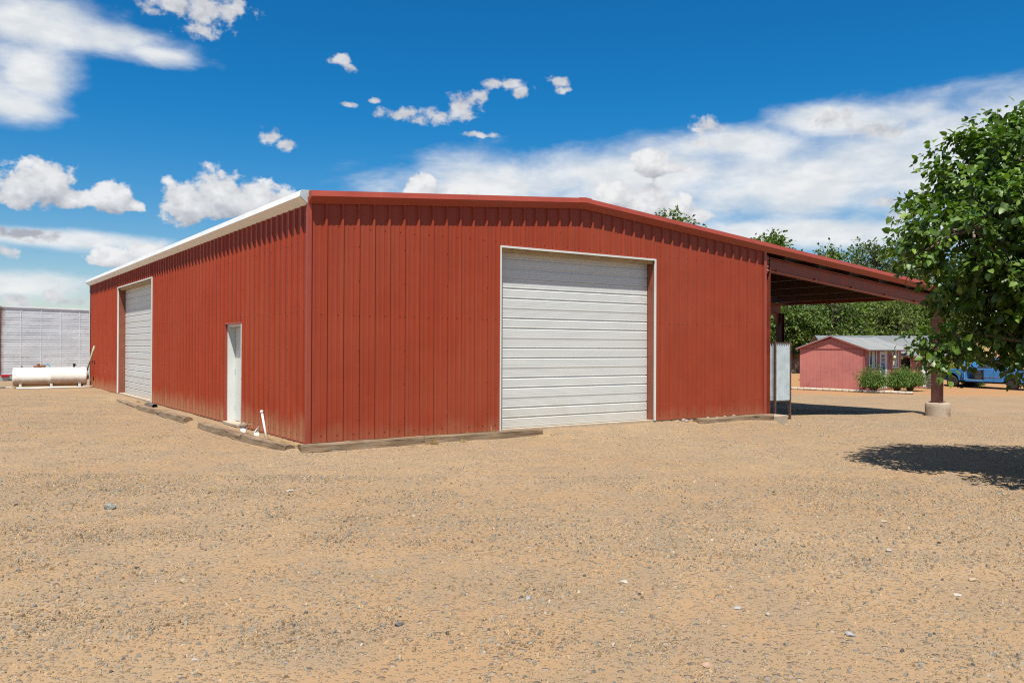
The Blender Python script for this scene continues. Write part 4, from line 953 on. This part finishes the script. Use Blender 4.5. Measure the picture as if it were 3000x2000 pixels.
# open driver door, hinged at the front (left side of the truck = +y)
hd = bpy.data.objects.new('driver_door', None)
dm = MB(); dm.box(-1.06, -.01, -.03, .03, .50, 1.13, .015)
dm.box(-1.04, -.99, -.02, .02, 1.13, 1.75).box(-.99, -.25, -.02, .02, 1.70, 1.75).box(-.28, -.23, -.02, .02, 1.13, 1.75)
dd_ = dm.build('driver_door', BLUE, tkp); dd_.location = (.99, 1.0, 0); dd_.rotation_euler = (0, 0, math.radians(-58))
MB().box(-.95, -.86, .031, .045, .98, 1.02).build('door_handle', CHR, dd_)
MB().box(-.90, -.15, -.045, -.031, .62, 1.02).build('door_card', simple('door_card', (.10, .16, .26), .7), dd_)
MB().box(-.32, -.16, .031, .16, 1.15, 1.30, .02).build('mirror', BLACK, dd_)
bpy.data.objects.remove(hd)
for (x, rear) in ((WB, 0), (-WB, 1)):
    for sgn in (-1, 1):
        y = sgn*.84 if not rear else sgn*.92
        w = MB().lathe([(.20, -.11), (.33, -.12), (.375, -.08), (.38, 0), (.375, .08), (.33, .12), (.20, .11)], 32, 'Y').build('wheel', TYRE, tkp, True); w.location = (x, y, .375)
        MB().lathe([(0, .05), (.07, .06), (.08, .09), (.10, .05), (.16, .03), (.19, .08), (.205, .105), (.205, -.09), (0, -.09)] if sgn > 0 else [(0, -.05), (.07, -.06), (.08, -.09), (.10, -.05), (.16, -.03), (.19, -.08), (.205, -.105), (.205, .09), (0, .09)], 24, 'Y').build('rim', RIM, w, True)
MB().box(2.77, 2.93, -1.0, 1.0, .46, .62, .03).build('bumper', CHR, tkp)
MB().box(2.70, 2.775, -.90, .90, .66, .96, .01).build('grille', BLACK, tkp)
for sgn in (-1, 1):
    MB().box(2.60, 2.765, sgn*.99-.012, sgn*.99+.012, .72, .96).build('marker_light', simple('orange_lens', (.75, .16, .02), .3), tkp)
    MB().box(2.776, 2.80, sgn*.72-.16, sgn*.72+.16, .74, .94, .008).build('headlight', CHR, tkp)
MB().box(-3.55, -3.41, -.98, .98, .50, .66, .02).build('rear_bumper', CHR, tkp)
MB().box(-3.1, 2.4, -.45, .45, .30, .42).build('chassis', DARK, tkp)
# ================================================================ foliage
LEAF = tint_mat('broad_leaf', .42, .45, .28)
LEAF2 = tint_mat('far_leaf', .55, .35, .30)
BLADE = tint_mat('grass_blade', .6, .3, .25)
BARK = wood_mat('grey_bark', (.10, .075, .055), (.20, .165, .13), (6, 6, 1.5), .2)
def unit(a): return a/np.maximum(np.linalg.norm(a, axis=-1, keepdims=True), 1e-9)
MULB = (np.array([(0, 0, 0), (.5, 0, -.03), (1.08, 0, -.16), (.10, .40, .07), (.60, .37, .04), (.10, -.40, .07), (.60, -.37, .04)]),
        [(0, 1, 4), (0, 4, 3), (1, 2, 4), (0, 5, 6), (0, 6, 1), (1, 6, 2)])
DIAM = (np.array([(0, 0, 0), (.5, .34, .05), (1, 0, -.06), (.5, -.34, .05)]), [(0, 2, 1), (0, 3, 2)])
BLD = (np.array([(0, .5, 0), (0, -.5, 0), (.5, .4, .18), (.5, -.4, .18), (1, 0, .16)]), [(0, 1, 3), (0, 3, 2), (2, 3, 4)])
def leaf_mesh(name, pos, ax, nr, size, tint, tmpl, mat, wide=None):
    n = len(pos); T, F = tmpl; ax = unit(ax); nr = unit(nr-ax*np.sum(nr*ax, 1, keepdims=True)); bn = np.cross(nr, ax)
    wd = size if wide is None else wide
    V = pos[:, None]+T[None, :, 0, None]*ax[:, None]*size[:, None, None]+T[None, :, 1, None]*bn[:, None]*wd[:, None, None]+T[None, :, 2, None]*nr[:, None]*size[:, None, None]
    k = len(T); FF = (np.array(F)[None]+(np.arange(n)*k)[:, None, None]).reshape(-1, 3)
    return fast_mesh(name, V.reshape(-1, 3), FF, mat, np.repeat(tint, k, 0), True)
def rvec(n, rng): return unit(rng.normal(size=(n, 3)))
def make_tree(name, base, label, lobes, ncl, per, leaf, cols, seed, tmpl, mat, trunk_r, trunk_h, cat='tree', group=None, droop=.5, spread=.42, shell=.55, twigs=True):
    """lobes: list of (centre xyz rel. base, radii xyz); leaf clusters sit on twig ends through each lobe's volume, denser towards its skin"""
    rng = np.random.default_rng(seed); bz = gz(*base)
    root = empty(name, (base[0], base[1], bz)); tag(root, label, cat, group)
    vol = np.array([r[0]*r[1]*r[2] for _, r in lobes])**(2/3); pick = rng.choice(len(lobes), ncl, p=vol/vol.sum())
    C = np.array([lobes[i][0] for i in pick]); R = np.array([lobes[i][1] for i in pick])
    d = rvec(ncl, rng); rad = shell+(1-shell)*rng.uniform(0, 1, ncl)**.6
    rad = rad*(1+.16*np.array([mnoise.noise(Vector(x)*2.6+Vector((seed, 0, 0))) for x in d]))
    cl = C+d*R*rad[:, None]
    # leaves
    out = unit(d*np.array([1, 1, .6])+rng.normal(size=(ncl, 3))*.35)
    ci = np.repeat(np.arange(ncl), per); n = len(ci)
    t = rng.uniform(-.3, 1, n); side = rvec(n, rng)
    p = cl[ci]+out[ci]*(t*spread)[:, None]+side*(rng.uniform(.1, 1, n)*spread*.5)[:, None]+np.array([0, 0, -1])*(np.abs(t)*spread*.35)[:, None]
    ax = unit(out[ci]*.5+side*.8+np.array([0, 0, -droop])+rng.normal(size=(n, 3))*.25)
    nr = unit(np.array([0, 0, 1.0])+out[ci]*.55+rng.normal(size=(n, 3))*.55)
    sz = leaf*rng.uniform(.5, 1.4, n)
    cc = np.array(cols)[rng.choice(len(cols), n)]*(rng.uniform(.7, 1.3, n)*np.repeat(rng.uniform(.7, 1.25, ncl), per))[:, None]
    o = link(bpy.data.objects.new('crown', leaf_mesh('crown', p, ax, nr, sz, cc, tmpl, mat)), root)
    # wood
    mb = MB(); top = Vector((0, 0, trunk_h)); mb.tube([(0, 0, -.2), (.03, .02, trunk_h*.4), (0, 0, trunk_h)], [trunk_r*1.25, trunk_r, trunk_r*.85], 12)
    for (c, r) in lobes:
        c = Vector(c); m = top.lerp(c, .5)+Vector((0, 0, -.12*(c-top).length)); k_ = min(1., max(.18, r[0]/1.6)); mb.tube([top-Vector((0, 0, .15)), m, c, c+Vector((0, 0, r[2]*.5))], [trunk_r*.7*k_, trunk_r*.42*k_, trunk_r*.26*k_, trunk_r*.1*k_], 8)
    if twigs:
        step = max(1, ncl//240)
        for i in range(0, ncl, step):
            c = Vector(lobes[pick[i]][0]); e = Vector(cl[i]); m = c.lerp(e, .55)+Vector((0, 0, .12*R[i][2]))*.4
            mb.tube([c, m, e, e+Vector(out[i])*spread], [trunk_r*.16, trunk_r*.11, trunk_r*.06, trunk_r*.02], 5, False)
    mb.build('trunk', BARK, root, True)
    return root
G1 = [(.070, .140, .014), (.100, .185, .020), (.050, .105, .012), (.135, .215, .030), (.085, .15, .03)]
G2 = [(.075, .130, .018), (.10, .165, .024), (.055, .10, .016), (.13, .19, .03)]
G3 = [(.085, .125, .035), (.065, .11, .03), (.11, .15, .04)]
# near tree at the right edge: broad crown, low hanging skirts
bx_, by_ = c2w(8.6, 11.4)
def cf(l, d, z): # offsets in view-aligned axes (right, away, up) to world axes
    return (d*FX+l*FY, d*FY-l*FX, z)
nb = make_tree('mulberry_tree', (bx_, by_), 'big leafy green tree with low branches at the right edge', [
    (cf(-.1, 0, 3.95), (1.95, 2.1, 1.6)), (cf(-2.2, .1, 3.45), (.82, 1.1, .72)), (cf(-1.3, .4, 4.3), (.95, 1.3, .85)), (cf(-1.65, .3, 2.55), (.72, 1.0, .46)),
    (cf(-2.75, .1, 1.85), (.20, .3, .26)), (cf(-1.6, .1, 1.90), (.42, .7, .34)), (cf(-.9, .2, 1.88), (.65, .9, .38)), (cf(-.1, .2, 1.90), (.7, .9, .42)),
    (cf(1.4, .2, 3.0), (1.6, 1.8, 1.3)), (cf(-1.2, .9, 2.7), (.8, .9, .55)), (cf(-.7, -1.3, 2.75), (1.1, 1.2, .80)),
    (cf(-.9, -2.3, 2.35), (.80, .8, .45)), (cf(-1.6, -1.6, 2.75), (.7, .7, .42)), (cf(.3, -2.2, 2.5), (1.1, 1.0, .7))],
    3600, 17, .086, G1, 11, MULB, LEAF, .17, 1.7, spread=.27, shell=.40)
# trees behind the building and the house
def far_tree(l, d, h, w, seed, label, n=520, leaf=.26, cols=G2, sp=.7, lobes=None, shell=.35, per=15, base=.28):
    lb = lobes or [((0, 0, h*.60), (w, w, h*.36)), ((-w*.45, 0, h*.45), (w*.7, w*.7, h*.26)), ((w*.45, .3, h*.48), (w*.7, w*.7, h*.28)), ((0, 0, h*.82), (w*.55, w*.55, h*.17)), ((.2, -w*.3, h*.30), (w*.85, w*.8, h*.22))]
    return make_tree('cottonwood_tree', c2w(l, d), label, lb, n, per, leaf, cols, seed, DIAM, LEAF2, .05*h*.55, h*base, group='trees behind the house', spread=sp, shell=shell, droop=.25)
far_tree(13.4, 68, 13.2, 3.4, 21, 'tall green tree whose crown tops the roof right of the ridge', 900, .30)
far_tree(22.6, 72, 11.4, 3.4, 22, 'green tree showing above the lean-to roof where it meets the wall', 1000, .30, lobes=[((0, 0, 6.4), (3.2, 3.2, 3.2)), ((-1.5, 0, 9.4), (1.8, 1.7, 1.7)), ((1.2, .2, 9.3), (1.8, 1.7, 1.5)), ((-.2, 0, 10.3), (1.2, 1.1, 1.3)), ((2.9, .2, 8.6), (1.3, 1.1, 1.1)), ((0, 0, 3.4), (2.6, 2.4, 1.6))])
far_tree(27.6, 72, 10.2, 1.5, 23, 'slim sparse tree with bare twigs above the lean-to roof', 420, lobes=[((0, 0, 6.4), (1.5, 1.5, 2.4)), ((-.5, 0, 9.2), (.9, .8, 1.3)), ((.9, .2, 8.9), (.8, .7, 1.3)), ((0, 0, 4), (1.5, 1.5, 1.5))])
far_tree(32.3, 74, 10.7, 3.8, 24, 'broad grey green tree above the end of the lean-to roof', 900, cols=G3)
far_tree(37.0, 76, 10.3, 3.8, 29, 'grey green tree half hidden behind the near tree', 560, cols=G3)
far_tree(20.0, 60.5, 5.6, 2.7, 25, 'dark leafy tree with a thick trunk left of the pink house', 620, .22, G2, .6, base=.42, lobes=[((0, 0, 3.9), (2.6, 2.4, 1.6)), ((-1.6, .2, 3.2), (1.6, 1.6, 1.2)), ((1.6, .2, 3.4), (1.8, 1.6, 1.3)), ((0, -.6, 2.6), (2.2, 1.6, .8))])
far_tree(24.0, 62, 6.2, 3.0, 26, 'dense green tree right behind the pink house ridge', 680, .22, G2, .6)
far_tree(28.4, 63, 6.0, 3.0, 27, 'bright yellow green tree behind the house wing', 620, .22, [(.12, .17, .03), (.09, .14, .025), (.14, .19, .04)], .6)
far_tree(33.0, 64, 5.4, 2.8, 28, 'dark green tree behind the steel post at the wing end', 560, .22, G2, .6)
far_tree(16.2, 63, 5.6, 2.6, 30, 'dark tree seen under the lean-to beside the red wall', 560, .22, G2, .6)
# willow-like shrubs in front of the house
def blades(rng, n, h, spread, w, base_r=.12, arch_=.6):
    ph = rng.uniform(0, 2*math.pi, n); rr = np.sqrt(rng.uniform(0, 1, n)); seg = 4
    hh = h*rng.uniform(.55, 1.05, n)*(1-.35*rr**2); ww = w*rng.uniform(.6, 1.3, n); V = np.zeros((n, 2*seg+1, 3))
    side = np.stack([-np.sin(ph), np.cos(ph), np.zeros(n)], 1); dr_ = np.stack([np.cos(ph), np.sin(ph), np.zeros(n)], 1)
    jit = rng.normal(size=(n, 3))*.05*h
    for s in range(seg+1):
        t = s/seg; out_ = base_r*rr+spread*rr*(t**1.5); z = hh*(t-arch_*.45*t**3*rr)
        p = dr_*out_[:, None]+np.stack([np.zeros(n), np.zeros(n), z], 1)+jit*t
        if s < seg:
            q = side*(ww*(1-t*.75)/2)[:, None]; V[:, 2*s] = p-q; V[:, 2*s+1] = p+q
        else: V[:, 2*seg] = p
    F = []
    for s in range(seg-1): F += [(2*s, 2*s+1, 2*s+3), (2*s, 2*s+3, 2*s+2)]
    F.append((2*seg-2, 2*seg-1, 2*seg))
    return V, np.array(F)
def blade_obj(name, V, F, tint, parent=None):
    n, k, _ = V.shape; FF = (F[None]+(np.arange(n)*k)[:, None, None]).reshape(-1, 3)
    return link(bpy.data.objects.new(name, fast_mesh(name, V.reshape(-1, 3), FF, BLADE, np.repeat(tint, k, 0), True)), parent)
def shrub(x, y, h, wdt, seed, label, n=150):
    rng = np.random.default_rng(seed); r = empty('willow_shrub', (x, y, gz(x, y))); tag(r, label, 'shrub', 'shrubs before the pink house')
    V, F = blades(rng, n, h*.95, wdt*.48, .02, .16, .5)
    blade_obj('stem', V, F, np.array((.20, .145, .07))*rng.uniform(.7, 1.3, (n, 1)), r)
    # hanging leaf sprays along each stem
    pts = []; 
    for s in (3, 4, 5, 6, 7, 8):
        pts.append(V[:, s]); pts.append((V[:, s]+V[:, s-1])/2)
    p = np.concatenate(pts+pts+pts); m = len(p); p = p+rng.normal(size=(m, 3))*np.array([.10, .10, .07])
    keep = p[:, 2] > h*.20; p = p[keep]; m = len(p)
    ax = unit(p*np.array([1, 1, 0])*.6+rng.normal(size=(m, 3))*.5+np.array([0, 0, -.5])); nr = rvec(m, rng)+np.array([0, 0, .8])
    c = np.array([(.095, .19, .03), (.07, .15, .025), (.125, .215, .04), (.16, .21, .055)])[rng.choice(4, m)]*rng.uniform(.75, 1.2, (m, 1))
    sz = rng.uniform(.10, .20, m)
    link(bpy.data.objects.new('foliage', leaf_mesh('foliage', p, ax, nr, sz, c, DIAM, BLADE, sz*.30)), r)
shrub(35.55, 11.35, 1.72, 1.45, 41, 'rounded feathery green shrub at the corner of the pink house')
shrub(37.75, 11.30, 1.45, 1.0, 42, 'low feathery green shrub just right of the glazed house door')
shrub(38.95, 11.25, 1.72, 1.7, 43, 'widest feathery green shrub below the right window', 190)
# weeds beyond the truck and on the slope
def bush(x, y, r_, h, seed, label, cols, name='scrub_bush', leaf=.10, n=420, group=None):
    rng = np.random.default_rng(seed); o = empty(name, (x, y, gz(x, y))); tag(o, label, 'bush', group)
    d = rvec(n, rng); d[:, 2] = np.abs(d[:, 2]); rad = rng.uniform(.35, 1, n)**.5*(1+.2*np.array([mnoise.noise(Vector(q)*2+Vector((seed, 1, 0))) for q in d])); p = d*np.array([r_, r_, h])*rad[:, None]
    ci = np.repeat(np.arange(n), 5); p = p[ci]+rng.normal(size=(len(ci), 3))*.09
    p[:, 2] = np.maximum(p[:, 2], .02)
    c = np.array(cols)[rng.choice(len(cols), len(p))]*rng.uniform(.7, 1.25, (len(p), 1))
    link(bpy.data.objects.new('foliage', leaf_mesh('foliage', p, unit(d[ci]+rng.normal(size=p.shape)*.7), rvec(len(p), rng)+np.array([0, 0, .6]), leaf*rng.uniform(.6, 1.3, len(p)), c, DIAM, LEAF2)), o)
    mb = MB()
    for i in range(9): mb.tube([(0, 0, -.04), Vector(d[i])*r_*.3, Vector(d[i])*np.array([r_, r_, h]).mean()*.7], [.025, .015, .006], 5)
    mb.build('stem', BARK, o)
SG = [(.12, .16, .07), (.15, .18, .08), (.09, .13, .05)]
YG = [(.34, .27, .07), (.26, .24, .06), (.20, .22, .06), (.38, .31, .10)]
for i, (l, d, r_, h, cols, lb) in enumerate((
        (30.8, 57.5, .9, .8, YG, 'yellow weed clump beyond the truck nose'), (31.2, 60, 1.3, .9, YG, 'dry yellow brush between post and truck hood'),
        (35.0, 66, 1.5, 1.3, SG, 'grey green sage bush on the slope beside the wing end'), (37.2, 68, 1.7, 1.4, SG, 'grey green sage bush on the slope above the truck hood'),
        (39.5, 74, 1.8, 1.3, SG, 'far sage bush high on the sandy slope'), (45.0, 78, 1.8, 1.2, SG, 'far sage bush on the slope above the truck cab'), (28.9, 52.0, .55, .75, [(.13, .19, .045), (.17, .21, .06)], 'green weed clump at the front bumper of the pickup'),
        (44, 70, 1.5, 1.0, YG, 'dry bush on the slope above the truck bed'))):
    x, y = c2w(l, d); bush(x, y, r_, h, 60+i, lb, cols)
# dry grass along the timbers
def tuft(x, y, h, n, seed, label, sp=.12):
    rng = np.random.default_rng(seed); V, F = blades(rng, n, h, sp, .004, .05, .8)
    o = blade_obj('dry_grass_tuft', V, F, np.array((.46, .33, .16))*rng.uniform(.65, 1.25, (n, 1))); o.location = (x, y, gz(x, y)-.01); tag(o, label, 'dry grass', 'dry grass along the timbers')
for i, (x, y, h, n, lb) in enumerate((
        (2.15, -.60, .20, 130, 'curled dry grass tuft where the two front timbers meet'), (2.75, -.62, .09, 90, 'short dry grass tuft in front of the cracked front timber'), (1.72, -.60, .07, 70, 'low dry grass tuft in front of the rounded front timber'),
        (2.55, -.22, .24, 16, 'thin dry stalks behind the cracked front timber'), (3.15, -.2, .18, 26, 'sparse dry grass between the cracked timber and the wall'), (3.72, -.18, .26, 36, 'tall dry grass against the wall left of the front door'),
        (4.45, -.60, .07, 60, 'low straw at the right end of the cracked timber'), (-.30, 1.15, .10, 120, 'dry grass at the foot of the thin white standpipe'), (-.28, .45, .13, 150, 'dry grass along the side wall near the building corner'),
        (-.25, -.05, .10, 90, 'dry grass behind the sun bleached timber at the corner'), (-.25, 13.2, .14, 90, 'dry grass below the side roll door'), (-.28, 11.9, .10, 70, 'dry grass just past the black drain pipe'),
        (-.32, 9.6, .06, 60, 'low dry grass along the slab left of the walk door'), (12.0, -.55, .05, 40, 'bits of straw under the end of the right timber'))):
    tuft(x, y, h, n, 80+i, lb)
# loose rocks
def rock(x, y, r_, col, seed, label, group, flat=.6, sink=.3, name='loose_rock'):
    bm = bmesh.new(); bmesh.ops.create_icosphere(bm, subdivisions=2, radius=1); rnd = random.Random(seed)
    sc_ = Vector((rnd.uniform(.8, 1.35), rnd.uniform(.7, 1.1), flat))
    pl = [(Vector((rnd.gauss(0, 1), rnd.gauss(0, 1), rnd.gauss(0, 1))).normalized(), rnd.uniform(.55, .85)) for _ in range(9)]
    for v in bm.verts:
        for (nn, dd) in pl:
            e = v.co.dot(nn)-dd
            if e > 0: v.co -= nn*e
        v.co = Vector((v.co.x*sc_.x, v.co.y*sc_.y, v.co.z*sc_.z))*r_
    me = bpy.data.meshes.new(name); bm.to_mesh(me); bm.free(); me.materials.append(col)
    o = link(bpy.data.objects.new(name, me)); o.location = (x, y, gz(x, y)+r_*flat*(1-2*sink)*.6); o.rotation_euler = (rnd.uniform(-.2, .2), rnd.uniform(-.2, .2), rnd.uniform(0, 6)); tag(o, label, 'rock', group)
def rk(n, c): return simple(n, c, .9, var=.2, scale=30, bmp=.4, bscale=90)
RB = rk('blue_green_stone', (.20, .21, .18)); RD = rk('dark_stone', (.13, .12, .125)); RP = rk('pink_stone', (.32, .21, .15)); RW = rk('white_stone', (.38, .34, .29)); RT_ = rk('tan_stone', (.33, .25, .16)); RGy = rk('grey_stone', (.27, .27, .26))
G_ = 'larger loose stones on the gravel yard'
for i, (x, y, r_, m_, lb) in enumerate((
        (-3.73, -3.87, .085, RB, 'flat blue green stone alone on the gravel left of centre'), (-2.88, -9.05, .032, RD, 'dark roundish stone on bare sand near the bottom left'), (-3.75, -7.21, .045, RT_, 'pointed tan stone on the gravel at left'),
        (-1.85, -9.04, .032, RGy, 'grey stone on the gravel at the bottom centre'), (-1.76, -10.61, .032, RP, 'pale pink stone close to the bottom edge'), (-.99, -9.1, .03, RW, 'white flake stone in the middle of the foreground'),
        (-.80, -10.02, .03, RGy, 'rounded grey stone right of centre in the foreground'), (-.74, -10.23, .026, RW, 'small white stone beside the rounded grey one'), (2.73, -8.97, .04, RW, 'white stone below the tree shadow'),
        (1.58, -9.71, .034, RW, 'white pebble farther below the tree shadow'), (1.29, -10.57, .036, RT_, 'round tan stone at the right of the foreground'), (-1.74, -3.94, .042, RW, 'bright white stone in front of the building corner'),
        (.8, -10.7, .034, RW, 'pale stone on gravel near the lower right'), (-.66, -10.78, .038, RGy, 'grey green stone near the bottom right'), (-4.09, -8.9, .028, RW, 'white chip near the bottom left edge'), (-2.79, -8.74, .028, RT_, 'tan stone next to the dark roundish one'))):
    rock(x, y, r_, m_, 100+i, lb, G_)
WL_ = ['leftmost rock heaped on the dirt right of the front door', 'second rock from the left below the wall right of the door', 'grey rock touching the left end of the checked timber', 'low tan rock behind the left end of the checked timber', 'grey rock above the left third of the checked timber', 'tan rock left of the pinkish one behind the checked timber',
       'pinkish rock behind the middle of the checked timber', 'large tan rock behind the right half of the checked timber', 'small tan rock near the right end of the checked timber', 'yellowish rock in the dirt under the right timber end', 'small tan rock in the dirt before the concrete pier', 'small white rock right of the checked timber']
for i, (x, y, r_, m_) in enumerate(((8.75, -.28, .05, RT_), (8.98, -.36, .06, RP), (9.05, -.20, .07, RGy), (9.5, -.15, .05, RT_), (9.95, -.15, .06, RGy), (10.25, -.16, .055, RT_), (10.5, -.17, .055, RP), (10.85, -.16, .07, RT_), (11.3, -.16, .045, RT_), (11.92, -.56, .055, RT_), (12.3, -.62, .04, RT_), (12.6, -.75, .04, RW))):
    rock(x, y, r_, m_, 140+i, WL_[i], 'rocks along the foot of the front wall', .75, .2)
